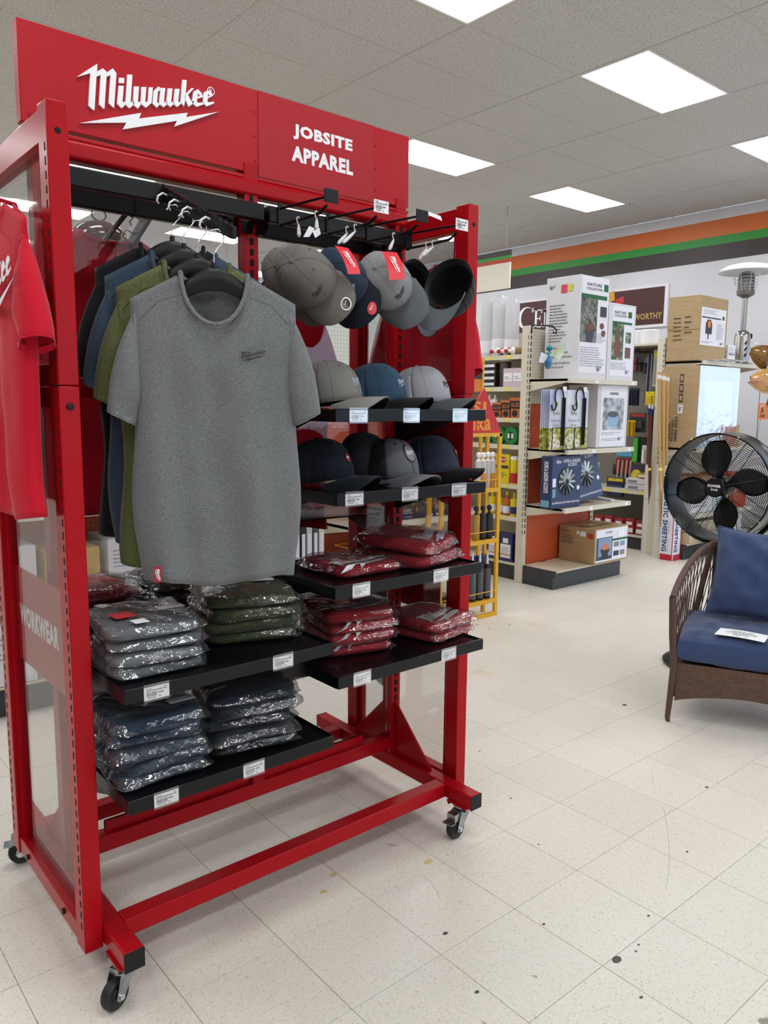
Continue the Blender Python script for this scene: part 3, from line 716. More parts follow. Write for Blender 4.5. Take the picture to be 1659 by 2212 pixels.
for k, (y, z, fab, _n) in enumerate(shirts):
    M = Matrix.Translation((AX-.02, y+.012, z)) @ Matrix.Rotation(R_(-YW), 4, 'Z')
    sm = mat(('grey_seam', 'olive_seam', 'blue_seam', 'black_seam')[k], ('55585c', '363d22', '232d39', '0c0d0f')[k], .9)
    t = tshirt('hanging_shirt', SLAB[k], M, fab, 'shirts on the waterfall arm', sm, seed=k)
    hanger(M @ Matrix.Translation((.0, 0, -.03)), 'hangers on the waterfall arm', 'black plastic hanger with wire hook inside the ' + ('grey', 'olive', 'blue', 'rearmost black')[k]+' hanging shirt')
    if k == 0:
        mb = MB(); logo(mb, frame((.085, -.047, -.128), (1, 0, 0), (0, 0, 1), (0, -1, 0)), .062); mb.build('chest_print', INK, t)
        hem_tag(t, -.155)
        mb = MB(); logo(mb, frame((-.022, .013, .005), (1, 0, 0), (0, .1, 1), (0, -1, .1)), .05); text(mb, 'FREEFLEX', frame((-.022, .0128, -.026), (1, 0, 0), (0, .1, 1), (0, -1, .1)), h=.006, center=True, bold=0); mb.build('neck_print', INK, t)
# --- red shirts on the ends and the rear
MS = lambda x, y, z, a: Matrix.Translation((x, y, z)) @ Matrix.Rotation(R_(a), 4, 'Z')
def redshirt(M, label, sc=1.15, pw=.34, po=0):
    t = tshirt('red_shirt', label, M @ Matrix.Diagonal((sc, 1, .97 if sc == 1.2 else sc*.98, 1)), RC, 'red shirts hung on the rack', mat('red_seam', '8f0a1c', .9), seed=9)
    mb = MB(); logo(mb, frame((po/sc, -.049, -.17), (1, 0, 0), (0, 0, 1), (0, -1, 0)), pw/sc); mb.build('chest_print', WHITE, t); return t
redshirt(MS(.53, 2.075, 1.875, -90), 'bright red T-shirt with white print hanging outside the left rack end', 1.2, .46, .05)
redshirt(MS(1.985, 2.15, 1.905, 90), 'red T-shirt hanging outside the right rack end, seen through the clear sheet')
redshirt(MS(.93, 2.42, 1.915, 180), 'red T-shirt hanging on the rear side, showing between post and black shirt')
redshirt(MS(1.53, 2.46, 1.84, 180), 'red T-shirt hanging on rear side of the right bay, behind the caps', 1.25)
for nm, a, b, lab in (('faceout_arm', (.60, 2.14, 1.95), (.49, 2.14, 1.95), 'black short faceout arm on the left rack end'), ('faceout_arm', (1.90, 2.14, 1.95), (2.01, 2.14, 1.95), 'black short faceout arm on the right rack end'),
                      ('faceout_arm', (.93, 2.25, 2.03), (.93, 2.50, 1.96), 'black faceout arm on the rear side, left bay'), ('faceout_arm', (1.53, 2.25, 2.03), (1.53, 2.54, 1.90), 'black faceout arm on the rear side, right bay')):
    t = thing(nm, lab, 'display arm', Vector(a)); MB().tube([a, b], .008, 6).build('arm', BLACK, t)
    a_ = Vector(a); b_ = Vector(b); MB().tube([b_, b_+Vector((0, 0, .02))], .008, 6).build('stop', BLACK, t)
# ================================================================== caps
def fabric(n, c, c2=None): return mat(n, c, .85, c2=c2 or c, nscale=400, bump=.2, bscale=900, bdist=.0004, sheen=.1, spec=.2)
CAPC = {'taupe': fabric('taupe_twill', '6f6b66', '66625e'), 'navy': fabric('navy_twill', '24364a', '1f3042'), 'dnavy': fabric('dark_navy_twill', '141a26', '101520'), 'grey': fabric('grey_twill', '8f9092', '858689'), 'slate': fabric('slate_twill', '5f6468', '585d61'),
        'black': fabric('black_twill', '0f1013', '0b0c0e'), 'steel': fabric('steel_blue_twill', '3b5870', '354f66'), 'pale': fabric('pale_grey_twill', 'b9babf', 'aeafb5'), 'char': fabric('charcoal_twill', '3b3e42', '33363a'), 'heath': heather('heather_cap', '77797d', '5d6064'), 'blueheath': heather('blue_heather_cap', '3a4152', '2a303d'), 'warm': fabric('warm_grey_twill', '8d8a85', '84817c'), 'mesh': fabric('black_mesh', '121418', '22252b')}
def cap(label, M, crown, visor, under, seam=None, panel=None, group='caps', bent=.5, lg=None, patch=None, tagred=False, disc=None, intag=False):
    """ball cap: +Y is the visor, +Z the crown top, origin in the middle of the opening"""
    t = thing('ball_cap', label, 'cap', M, group, world=False)
    A, B, H = .077, .092, .118
    def cr(th, ph, o=0):                                   # th around (0 = +x), ph 0 rim .. pi/2 top
        c = math.cos(ph); y = B*math.sin(th); sq = max(0, math.sin(th))
        k = c**(.62+.12*sq) if c > 0 else 0
        bulge = 1+.028*abs(math.sin(3*(th+pi/6)))*math.sin(2*ph)
        z = H*math.sin(ph)**(.92-.14*sq)
        return Vector(((A+o)*math.cos(th)*k*bulge, (B+o)*math.sin(th)*k*bulge-.004*math.sin(ph), z+o*math.sin(ph)))
    def sheet(th0, th1, m, nm, o=0, part=None):
        return MB().grid(lambda u, v: cr(th0+(th1-th0)*u, v*pi/2, o), max(4, int(24*(th1-th0)/pi)), 14).build(nm, m, t, smooth=80, solid=.0016)
    if panel: sheet(R_(28), R_(152), panel, 'front_panel'); sheet(R_(152), R_(388), crown, 'crown')
    else: sheet(0, 2*pi, crown, 'crown')
    sm = seam or crown
    mb = MB()
    for k in range(6):
        th = R_(30+60*k); mb.tube([cr(th, pi/2*q/10, .0012) for q in range(11)], .0011, 4)
    mb.build('panel_seams', sm, t, kind='stuff')
    MB(Matrix.Translation((0, -.004, H-.001))).lathe([(0, .007), (.005, .006), (.008, .002), (.008, 0), (0, 0)], 12).build('top_button', crown, t, smooth=50)
    for k in range(6):
        th = R_(60*k); p = cr(th, R_(52)); q = cr(th, R_(56)); r = cr(th+.08, R_(52)); n_ = (r-p).cross(q-p).normalized()
        MB(frame(p+n_*.0015, (r-p).normalized(), (n_.cross((r-p))).normalized(), n_)).lathe([(.0018, 0), (.0042, 0), (.0038, .0012), (.002, .0012), (.0018, 0)], 10).build('eyelet', sm, t)
    MB().loft([[cr(2*pi*j/32, 0)*s_+Vector((0, 0, z)) for j in range(32)] for s_, z in ((.985, .001), (.965, .014), (.955, .03))], True, False).build('sweatband', BK, t, smooth=80)
    # visor, curved down at the sides
    def vis(u, v, dz):
        th = R_(22)+R_(136)*u; q = cr(th, 0)
        s = (u-.5)*2; ln = .080*math.sqrt(max(0, 1-abs(s)**3.2))
        x = q.x*(1+.10*v); y = q.y+ln*v
        return (x, y, .004-bent*.055*(x*x)/.0075*(.35+.65*v)-.010*v*bent+dz)
    rings_t = MB(); rings_t.grid(lambda u, v: vis(u, v, .0022), 28, 8); k0 = rings_t.build('visor', visor, t, smooth=80)
    MB().grid(lambda u, v: vis(1-u, v, -.0008), 28, 8).build('visor_underside', under, t, smooth=80)
    MB().tube([vis(u/28, 1, .0007) for u in range(29)], .0018, 5).build('visor_edge', visor, t, smooth=60)
    def on(x, z0, o=.002):                                 # flat (x,y) -> on the front panels
        def fn(a, b):
            th = pi/2+(a+x)/B*1.05; ph = math.asin(max(0, min(.99, (z0+b)/H))); return cr(th, ph, o)
        return fn
    if lg:
        mb = MB(); logo(mb, None, lg[0], fn=on(lg[1], lg[2])); mb.build('embroidered_logo', lg[3], t)
    if patch:
        mb = MB(); fn = on(patch[0], patch[1], .0025); n = 22
        mb.add([fn(patch[2]*math.cos(2*pi*j/n), patch[2]*1.12*math.sin(2*pi*j/n)) for j in range(n)], [tuple(range(n))]); mb.m = 1
        f2 = on(patch[0], patch[1], .0032); mb.add([f2(patch[2]*.86*math.cos(2*pi*j/n), patch[2]*.96*math.sin(2*pi*j/n)) for j in range(n)], [tuple(range(n))]); mb.m = 2
        logo(mb, None, patch[2]*1.5, fn=on(patch[0], patch[1], .0038))
        mb.build('round_patch' if patch[3] else 'small_patch', [mat('patch_rim', '4b1424', .7), mat('patch_ground', '8a8d94' if patch[3] else 'a01828', .7) if patch[3] else mat('patch_red', 'a3182a', .7), WHITE], t)
    if tagred:
        p = tagred; mb = MB(); fn = on(p[0], p[1], .003); mb.add([fn(a, b) for a, b in ((-.012, -.006), (.012, -.006), (.012, .006), (-.012, .006))], [(0, 1, 2, 3)]); mb.m = 1; logo(mb, None, .02, fn=on(p[0], p[1], .0036)); mb.build('side_tag', [mat('patch_red', 'a3182a', .7), WHITE], t)
    if intag:
        q = Matrix.Translation((-.012, .080, .004)) @ Matrix.Rotation(R_(12), 4, 'Z'); mb = MB(q).box(0, .026, -.001, 0, 0, .014); mb.m = 1; logo(mb, q @ frame((.013, -.0016, .007), (1, 0, 0), (0, 0, 1), (0, -1, 0)), .022); mb.build('inside_tag', [mat('patch_red', 'a3182a', .7), WHITE], t)
    if disc:                                               # size sticker on the visor
        u, v, r_, cs = disc; c = Vector(vis(u, v, 0)); ku = r_/(Vector(vis(u+.05, v, 0))-c).length*.05; kv = r_/(Vector(vis(u, v+.1, 0))-c).length*.1
        f = lambda a, b, o=.0035: Vector(vis(u+a*ku, v-b*kv, o)); mb = MB(); n = 20
        for q, rr_, o_ in ((0, 1, .0035), (1, .8, .0041)):
            mb.m = q; vs = [f(0, 0, o_)]+[f(rr_*math.cos(2*pi*j/n), rr_*math.sin(2*pi*j/n), o_) for j in range(n)]; mb.add(vs, [(0, j+1, (j+1) % n+1) for j in range(n)])
        mb.m = 2; logo(mb, None, 1.1, fn=lambda a, b: f(a, b+.15, .0046))
        mb.build('visor_sticker', cs, t)
    return t
WH2 = [WHITE, mat('sticker_black', '1c1a1c', .3), mat('sticker_pink', 'd9a0a8', .4)]; RD2 = [mat('sticker_red', 'd8323c', .4), mat('sticker_red2', 'd8323c', .4), WHITE]
C = CAPC
SIL = mat('silver_thread', 'b9c0c8', .5)
# shelf caps
def at_shelf(px, yy, z): p = P(px, 880, Y=yy); return (p.x, yy, z)
UP = (0, 0, 1)
S1 = 1.463; S2 = 1.234
def sc_(px, y, z, fwd, up=UP): return look((P(px, 900, Y=y).x, y, z), fwd, up) @ Matrix.Scale(1.06, 4)
cap('warm grey cap with a light logo, left on the top cap shelf', sc_(716, 1.90, S1+.02, (.5, -1, .17)), C['warm'], C['warm'], C['char'], group='caps on the top cap shelf', lg=(.062, .0, .040, SIL), bent=1.05)
cap('steel blue cap with black visor, in the middle of the top cap shelf', sc_(815, 1.90, S1+.02, (.5, -1, .17)), C['steel'], C['black'], C['black'], group='caps on the top cap shelf', lg=(.062, .0, .040, SIL), bent=1.05)
cap('pale grey cap with dark grey visor, right on the top cap shelf', sc_(912, 1.91, S1+.02, (.5, -1, .17)), C['pale'], C['slate'], C['black'], group='caps on the top cap shelf', lg=(.062, .0, .040, INK), bent=1.05)
cap('dark navy cap with red side badge, leftmost on the second cap shelf', sc_(698, 1.885, S2+.02, (.5, -1, .17)), C['dnavy'], C['dnavy'], C['black'], group='caps on the second cap shelf', patch=(-.004, .045, .013, 0), bent=1.05)
cap('charcoal cap tucked behind the round-patch cap on the second shelf', sc_(785, 1.97, S2+.03, (-.3, -1, -.1)), C['char'], C['char'], C['slate'], group='caps on the second cap shelf', bent=.7)
cap('heather grey trucker cap with a round patch on the second shelf', sc_(846, 1.87, S2+.016, (.12, -1, .14), (0, .1, 1)), C['mesh'], C['heath'], C['heath'], panel=C['heath'], group='caps on the second cap shelf', patch=(.0, .058, .026, 1), bent=.9)
cap('blue heather cap with a red badge, right on the second shelf', sc_(935, 1.91, S2+.02, (.5, -1, .17)), C['blueheath'], C['black'], C['black'], group='caps on the second cap shelf', patch=(.004, .045, .013, 0), bent=1.05)
# peg hooks and the hanging caps
HX = (1.296, 1.472, 1.631, 1.80)
for k, x in enumerate(HX):
    t = thing('peg_hook', ('first', 'second', 'third', 'fourth')[k]+' black double peg hook from the left on the right bay crossbar', 'peg hook', (x, 2.03, 2.03), 'peg hooks on the crossbar')
    MB().box(x-.008, x+.008, 2.024, 2.03, 1.998, 2.068).build('base_plate', BLACK, t, bevel=.002)
    MB().tube([(x, 2.026, 2.004), (x, 1.90, 2.002), (x, 1.825, 2.004), (x, 1.793, 2.018)], .0042, 7).build('peg', BLACK, t, smooth=60)
    MB().tube([(x+.002, 2.026, 2.052), (x+.002, 1.80, 2.043), (x+.002, 1.777, 2.043)], .0036, 7).build('label_rod', BLACK, t, smooth=60)
    if k != 1 and k != 3: MB().box(x-.022, x+.026, 1.773, 1.776, 2.022, 2.058).build('label_plate', BLACK, t, bevel=.002)
    else: label_card(frame((x-.024, 1.7745, 2.024), (1, 0, 0), (0, 0, 1), (0, -1, 0)), .054, .034, t, 70+k)
    if k == 2: MB(frame((x+.026, 1.776, 2.058), (1, 0, 0), (0, 0, 1), (0, -1, 0))).add([(0, 0, 0), (.035, -.012, .02), (.038, -.026, .024), (.002, -.012, .004)], [(0, 1, 2, 3)]).build('curled_label', PAPER, t)
def loop_tag(p, q, parent_label, k):
    t = thing('hang_loop', parent_label, 'tag loop', Vector(p), 'white plastic loops on the peg hooks')
    p = Vector(p); q = Vector(q); m = mat('loop_plastic', 'e9e9ea', .35)
    MB().tube([p+Vector((.004, 0, .004)), p+Vector((.0, 0, .008)), p+Vector((-.006, 0, .004)), p+Vector((-.004, 0, -.008)), p+Vector((0, 0, -.014))], .0018, 6).build('hook_end', m, t)
    a = p+Vector((0, 0, -.012)); d = q-a
    MB().tube([a, a+d*.3, a+d*.8, q], [.002, .0045, .006, .003], 6).build('stem', m, t); return t
def hc(px, py, y): return P(px, py, Y=y)
KT = 'caps hanging on the peg hooks'
def hcap(label, px, py, y, fwd, up, *a, **k):
    o = hc(px, py, y); return cap(label, look(o, fwd, up) @ Matrix.Scale(.93, 4), *a, group=KT, **k)
# crown tops lean to the viewer's left, visors point down to the right
vr = Vector((CR.x, CR.y, 0)).normalized(); vf = Vector((CF.x, CF.y, 0)).normalized(); Zu = Vector((0, 0, 1))
def dirv(r, t, z): return vr*r - vf*t + Zu*z              # right, toward the viewer, up
hcap('taupe cap hanging foremost on the first peg hook, round visor sticker', 672, 606, 1.80, dirv(.62, .45, -.62), dirv(-.62, .62, .55), C['taupe'], C['taupe'], C['char'], disc=(.62, .72, .019, WH2), bent=.55, lg=(.05, -.01, .045, C['char']))
hcap('taupe cap hanging behind the foremost one on the first peg hook', 640, 608, 1.89, dirv(.6, .4, -.64), dirv(-.62, .62, .5), C['taupe'], C['taupe'], C['char'], bent=.55)
hcap('navy cap with red swing tag on the second peg hook', 744, 612, 1.83, dirv(.45, .5, -.72), dirv(-.52, .7, .5), C['navy'], C['dnavy'], C['black'], disc=(.66, .7, .019, RD2), bent=.5, lg=(.06, .01, .045, SIL))
hcap('second navy cap behind it on the second peg hook', 735, 615, 1.91, dirv(.45, .5, -.72), dirv(-.52, .7, .5), C['navy'], C['dnavy'], C['black'], bent=.5)
hcap('light grey cap with slate visor and red swing tag, third peg hook', 838, 616, 1.80, dirv(.56, .4, -.68), dirv(-.5, .72, .5), C['grey'], C['slate'], C['slate'], lg=(.055, .012, .045, INK), bent=.5)
hcap('black cap with grey visor underside, hanging left on the fourth peg hook', 905, 618, 1.85, dirv(.16, .12, -.95), dirv(-.62, -.62, -.05), C['black'], C['black'], C['slate'], bent=.5)
hcap('black cap with red tag and grey visor underside, foremost on the fourth hook', 968, 612, 1.70, dirv(-.34, .30, -.86), dirv(.42, -.78, .1), C['black'], C['slate'], C['slate'], intag=True, bent=.5)
for k, (x, y, px, py) in enumerate(((1.296, 1.93, 646, 512), (1.296, 1.84, 684, 497), (1.472, 1.93, 730, 527), (1.472, 1.89, 741, 525), (1.631, 1.90, 841, 540), (1.80, 1.93, 906, 560), (1.80, 1.90, 912, 553))):
    loop_tag((x, y, 2.004), P(px, py, Y=y), 'white plastic tag loop over the '+('first', 'first', 'second', 'second', 'third', 'fourth', 'fourth')[k]+' peg hook, '+('rear', 'front', 'rear', 'front', 'only', 'rear', 'front')[k]+' one', k)
def swing(pts, y0, y1, label):
    t = thing('swing_tag', label, 'tag', P(pts[0][0], pts[0][1], Y=y0), 'red swing tags on the hanging caps')
    a, b, c, d = [P(px, py, Y=yy) for (px, py), yy in zip(pts, (y0, y0, y1, y1))]
    m = mat('tag_card', 'dd2f3a', .4); n = 6
    def fn(u, v): p = a.lerp(b, u).lerp(d.lerp(c, u), v); return p+Vector((0, -.008*math.sin(v*pi), 0))
    MB().grid(fn, 2, n).build('tag_card', m, t, smooth=60)
    mb = MB(); ex = (b-a); ey = (a-d); w_ = ex.length; h_ = ey.length
    def f2(x, y): return Vector(fn(.5+y/w_*1.0, .46+(x)/h_))+Vector((-.001, -.0025, .0005))
    logo(mb, None, h_*.62, fn=lambda x, y: f2(x, -y+.004) if False else f2(x, y)); mb.build('tag_print', WHITE, t); return t
swing([(723, 530), (752, 536), (779, 592), (752, 592)], 1.715, 1.68, 'red swing tag with white print on the navy cap')
swing([(825, 543), (857, 545), (875, 602), (841, 606)], 1.70, 1.665, 'red swing tag with white print on the light grey cap')
swg = thing('paper_tag', 'white paper tag above the taupe caps', 'tag', P(667, 500, Y=1.84))
for q in ([(655, 512), (668, 488), (680, 494), (668, 512)], [(675, 500), (690, 492), (693, 506), (681, 514)]):
    MB().add([P(a, b, Y=1.83) for a, b in q], [(0, 1, 2, 3)]).build('tag_card', PAPER, swg)
# ================================================================== bagged folded shirts
FILM = clear('bag_film', tint='f6f7f8', gloss=.42, rough=.07, bump=1.0, bscale=15, haze=.012, hazecol='dfe3e8', bdist=.011)
FG = heather('folded_grey', '868a8e', '65696d'); FO = heather('folded_olive', '5f6843', '444b2c'); FB = heather('folded_blue', '3a4e66', '283747'); FN = heather('folded_navy', '1e2736', '151b26'); FK = heather('folded_black', '15161a', '0d0e11')
FR = mat('folded_red', 'bd1428', .85, c2='a81022', nscale=200, bump=.2, bscale=500, bdist=.0005, sheen=.1)
def superel(a, b, n, e, th0=0): 
    r = []
    for j in range(n):
        t = 2*pi*j/n+th0; c, s = math.cos(t), math.sin(t); r.append((a*sgn(c)*abs(c)**(2/e), b*sgn(s)*abs(s)**(2/e)))
    return r
PK = {}
def pack_meshes(kind, w, d, h, seed, lg):
    key = (kind, w, d, h, seed, lg)
    rr = random.Random(seed); n = 36; o_ = rr.uniform(0, 50)
    rings = []
    for sc, z in ((.90, 0), (.985, .16), (1, .45), (.985, .75), (.93, .95), (.75, 1.03), (.4, 1.06), (.1, 1.08)):
        ring = []
        for x, y in superel(w/2*sc, d/2*sc, n, 6):
            k = 1+.02*nz(x*9+o_, y*9, z*3); zz = h*z*(1+.16*nz(x*6+o_, y*6)) + .004*nz(x*16, y*16, o_)*z
            ring.append((x*k, y*k, max(0, zz)))
        rings.append(ring)
    body = (rings,)
    br = []
    for sc, z, cr in ((.94, -.01, 0), (1.02, .1, .01), (1.06, .36, .03), (1.105, .42, .045), (1.06, .50, .03), (1.02, .85, .012), (.94, 1.10, .008), (.74, 1.2, .006), (.4, 1.22, .005), (.1, 1.24, .003)):
        ring = []
        for x, y in superel(w/2*sc, d/2*sc, n*2, 9):
            q = 1+cr*2.2*nz(x*28+o_, y*28, z*5); zz = h*z*(1+.16*nz(x*6+o_, y*6))+(.010*nz(x*20+o_, y*20, z*4)) * (1 if z > .05 else 0)
            ring.append((x*q, y*q, max(0, zz)+.0005))
        br.append(ring)
    return rings, br, o_
def bagged(label, M, w, d, h, fab, seed=0, group=None, lg=False, card=None, size=None, bar=None, nm='bagged_shirt'):
    t = thing(nm, label, 'bagged shirt', M, group, world=False)
    rings, br, o_ = pack_meshes(0, w, d, h, seed, lg)
    f = MB().loft(rings).build('folded_shirt', fab, t, smooth=70)
    # a fold line along the front edge
    MB().loft(br).build('plastic_bag', FILM, t, smooth=80)
    zt = lambda x, y: h*1.06*(1+.16*nz(x*6+o_, y*6))+.004*nz(x*16, y*16, o_)
    if lg:
        mb = MB()
        def fn(a, b):
            x, y = lg[1]+a, lg[2]+b
            e = d/2*.95
            if y < -e: return (x, -d/2*1.0-.0015, max(.004, zt(x, -e)-.008-(-e-y)))      # wraps over the front fold
            return (x, y, zt(x, y)+.0022)
        # denser outline so that the print follows the folds
        k = lg[0]/LW; cx, cy = LX0+LW/2, LY0+LHH/2
        for poly in LOGO+[BOLT]:
            q = [((x-cx)*k, (y-cy)*k) for x, y in poly]; n = len(q)
            ar = sum(q[i][0]*q[(i+1) % n][1]-q[(i+1) % n][0]*q[i][1] for i in range(n))
            if ar < 0: q = q[::-1]
            bm = bmesh.new(); vs = [bm.verts.new((x, y, 0)) for x, y in q]; bm.faces.new(vs); bmesh.ops.triangulate(bm, faces=bm.faces[:]); bmesh.ops.subdivide_edges(bm, edges=bm.edges[:], cuts=3, use_grid_fill=True)
            bm.verts.index_update(); mb.add([fn(v.co.x, v.co.y) for v in bm.verts], [tuple(v.index for v in f_.verts) for f_ in bm.faces]); bm.free()
        mb.build('shirt_print', WHITE, t)
    def card_at(x, y, a, w_, h_, m, name, ink=None, sd=0, dz=.004):
        Mx = Matrix.Translation((x, y, zt(x, y)*1.12+dz)) @ Matrix.Rotation(a, 4, 'Z'); mb = MB(Mx).box(-w_/2, w_/2, -h_/2, h_/2, 0, .0006)
        if ink:
            mb.m = 1
            if ink == 'bar': barcode(mb, Mx @ Matrix.Translation((-w_/2, -h_/2, .0008)), w_, h_, sd)
            elif ink == 'lines':
                for q in range(5): mb.add([(-w_*.3, h_*(.3-.14*q), .0009), (w_*(.1+.2*((q*7)%3)/2), h_*(.3-.14*q), .0009), (w_*(.1+.2*((q*7)%3)/2), h_*(.35-.14*q), .0009), (-w_*.3, h_*(.35-.14*q), .0009)], [(0, 1, 2, 3)], Mx)
            else: text(mb, ink, Mx @ Matrix.Translation((0, -h_*.3, .0009)), h=h_*.6, bold=.03, center=True)
        mb.build(name, [m, WHITE if ink == 'lines' else INK], t)
    if card: card_at(card[0], card[1], card[2], .055, .055, mat('tag_card', 'dd2f3a', .4), 'red_card', 'lines')
    if size: card_at(size[1], size[2], size[3], .036, .036, PAPER, 'size_sticker', size[0])
    if bar: card_at(bar[0], bar[1], bar[2], .07, .03, PAPER, 'barcode_sticker', 'bar', seed)
    return t
def stack(px, py, z, w, d, h, n, yaw, fab, lab, group, jit=.012, tops=None, seed=0, lg=None):
    c = P(px, py, Z=z); rr = random.Random(seed)
    ords = ['lowest', 'second', 'third', 'fourth', 'fifth', 'sixth']
    for k in range(n):
        nm = 'topmost' if k == n-1 and n > 1 else (ords[k]+' from below' if k else ords[k])
        M = Matrix.Translation((c.x+rr.uniform(-jit, jit), c.y+rr.uniform(-jit, jit), z+.0005+k*h*1.12)) @ Matrix.Rotation(R_(yaw+rr.uniform(-7, 7)), 4, 'Z')
        kw = dict(tops or {}) if k == n-1 else {}
        if k < n-1 and lg: kw['lg'] = lg
        bagged(f'{lab}, {nm}' if n > 1 else lab, M, w, d, h, fab, seed*10+k, group, **kw)
ZA, ZB, Z3, Z4 = .814, .541, .969, .714
stack(322, 1428, ZA, .235, .26, .029, 4, -6, FG, 'bagged grey shirt in the stack on the upper left shelf', 'grey bagged shirts', tops=dict(card=(-.055, -.02, .2), size=('L', -.035, -.105, .15), bar=(.075, .005, .1)), seed=1)
stack(527, 1362, ZA, .265, .28, .031, 4, -14, FO, 'bagged olive shirt in the stack on the upper left shelf', 'olive bagged shirts', tops=dict(bar=(.06, .03, -.1)), seed=2)
stack(255, 1310, ZA, .23, .20, .042, 2, 10, FK, 'black bagged shirt, back left of the upper left shelf', 'black bagged shirts', seed=3)
stack(420, 1290, ZA, .23, .16, .038, 2, -8, FK, 'black bagged shirt, back middle of the upper left shelf', 'black bagged shirts', seed=4)
stack(318, 1648, ZB, .235, .26, .031, 5, -4, FB, 'bagged blue shirt in the left stack on the lowest shelf', 'blue bagged shirts', tops=dict(bar=(.07, -.06, .1)), seed=5)
stack(520, 1588, ZB, .25, .25, .031, 5, -12, FN, 'bagged dark navy shirt in right stack on the lowest shelf', 'navy bagged shirts', tops=dict(card=(-.06, .08, .1)), seed=6)
stack(755, 1226, Z3, .245, .25, .030, 1, -4, FR, 'red bagged shirt with white print lying flat, left on the third shelf', 'red bagged shirts', tops=dict(lg=(.25, .0, -.07)), seed=7)
c = P(882, 1210, Z=Z3)
for k, (dz, a, rx) in enumerate(((.0, 14, 0), (.052, 26, 5))):
    M = Matrix.Translation((c.x, c.y+.01*k, Z3+.001+dz)) @ Matrix.Rotation(R_(a), 4, 'Z') @ Matrix.Rotation(R_(rx), 4, 'X')
    bagged('red bagged shirt, '+('under the tilted one' if k == 0 else 'tilted on top with big white print,')+' right on the third shelf', M, .26, .27, .036, FR, 80+k, 'red bagged shirts', lg=(.27, .05, -.07) if k else False)
stack(742, 1390, Z4, .24, .25, .032, 4, -10, FR, 'bagged red shirt in the left pile, lowest right shelf', 'red bagged shirts', tops=dict(lg=(.24, .02, -.06)), seed=9, lg=(.24, .01, -.075))
stack(925, 1362, Z4, .24, .24, .030, 2, 6, FR, 'bagged red shirt in the right pile, lowest right shelf', 'red bagged shirts', tops=dict(lg=(.25, .02, -.05)), seed=11)
def rear(x, y, z, n, fab, lab, seed, h=.034):
    for k in range(n):
        M = Matrix.Translation((x, y, z+k*h*1.12)) @ Matrix.Rotation(R_(180+4*k), 4, 'Z'); bagged(lab+(', topmost' if k == n-1 else ', '+['lowest', 'second', 'third', 'fourth'][k]), M, .24, .26, h, fab, seed*10+k, 'bagged shirts on the rear shelves')
rear(.80, 2.37, .815, 3, FR, 'red bagged shirt on the rear upper shelf behind the left bay', 21); rear(1.09, 2.37, .815, 3, FK, 'black bagged shirt on the rear upper shelf behind the left bay', 22)
rear(1.40, 2.37, .815, 3, FK, 'black bagged shirt on the rear upper shelf behind the right bay', 23)
rear(1.40, 2.37, .542, 3, FR, 'red bagged shirt on the rear lower shelf behind the right bay', 24)
rear(1.45, 2.37, 1.093, 2, FR, 'red bagged shirt on the rear top shelf behind the right bay', 25)
# ================================================================== store shelving
def peg_mat(n, c, hole):
    if n in MATS: return MATS[n]
    m = mat(n, c, .6); nt = m.node_tree; b = nt.nodes['Principled BSDF']; N = nt.nodes.new; L = nt.links.new
    tc = N('ShaderNodeTexCoord'); sp = N('ShaderNodeSeparateXYZ'); L(tc.outputs['Object'], sp.inputs[0]); d2 = None
    ad = N('ShaderNodeMath'); L(sp.outputs['X'], ad.inputs[0]); L(sp.outputs['Y'], ad.inputs[1])       # works on panels along x and along y
    for src in (ad.outputs[0], sp.outputs['Z']):
        q = N('ShaderNodeMath'); q.operation = 'PINGPONG'; q.inputs[1].default_value = .0127; L(src, q.inputs[0])
        s = N('ShaderNodeMath'); s.operation = 'POWER'; s.inputs[1].default_value = 2; L(q.outputs[0], s.inputs[0])
        if d2 is None: d2 = s
        else: a = N('ShaderNodeMath'); L(d2.outputs[0], a.inputs[0]); L(s.outputs[0], a.inputs[1]); d2 = a
    lt = N('ShaderNodeMath'); lt.operation = 'LESS_THAN'; lt.inputs[1].default_value = .0033**2; L(d2.outputs[0], lt.inputs[0])
    mx = N('ShaderNodeMix'); mx.data_type = 'RGBA'; mx.inputs[6].default_value = lin(c); mx.inputs[7].default_value = lin(hole); L(lt.outputs[0], mx.inputs[0]); L(mx.outputs[2], b.inputs['Base Color'])
    return m
PEGC = peg_mat('cream_pegboard', 'd2ccba', '5d574b'); PEGO = peg_mat('orange_pegboard', 'c8552c', '45170c'); PEGG = peg_mat('grey_pegboard', '77726a', '262320')
SHB = mat('base_deck', 'd2c8b2', .5, c2='c6bba4', nscale=6)
def shelf_part(par, a, b, yf, yb, z, tags=2, axis='y', lab=True):
    """cream shelf with price channel and tapered brackets, open towards -Y"""
    s = MB().box(a, b, yf+.02, yb, z-.022, z).build('shelf_board', CREAM, par, bevel=.002)
    MB().box(a, b, yf-.004, yf+.02, z-.036, z+.002).build('price_channel', CREAM, s, bevel=.002)
    for x in (a, b-.004): MB(frame((x, 0, 0), (0, 1, 0), (0, 0, 1), (1, 0, 0))).prism([(yb, z), (yf+.02, z), (yf+.02, z-.03), (yb, z-.10)], 0, .004).build('shelf_bracket', CREAM, s)
    for k in range(tags):
        x = a+(b-a)*(.35+.55*k/max(1, tags-1)); MB().box(x, x+.045, yf-.006, yf-.004, z-.032, z-.004).build('price_tag', PAPER, s)
YE = 3.75
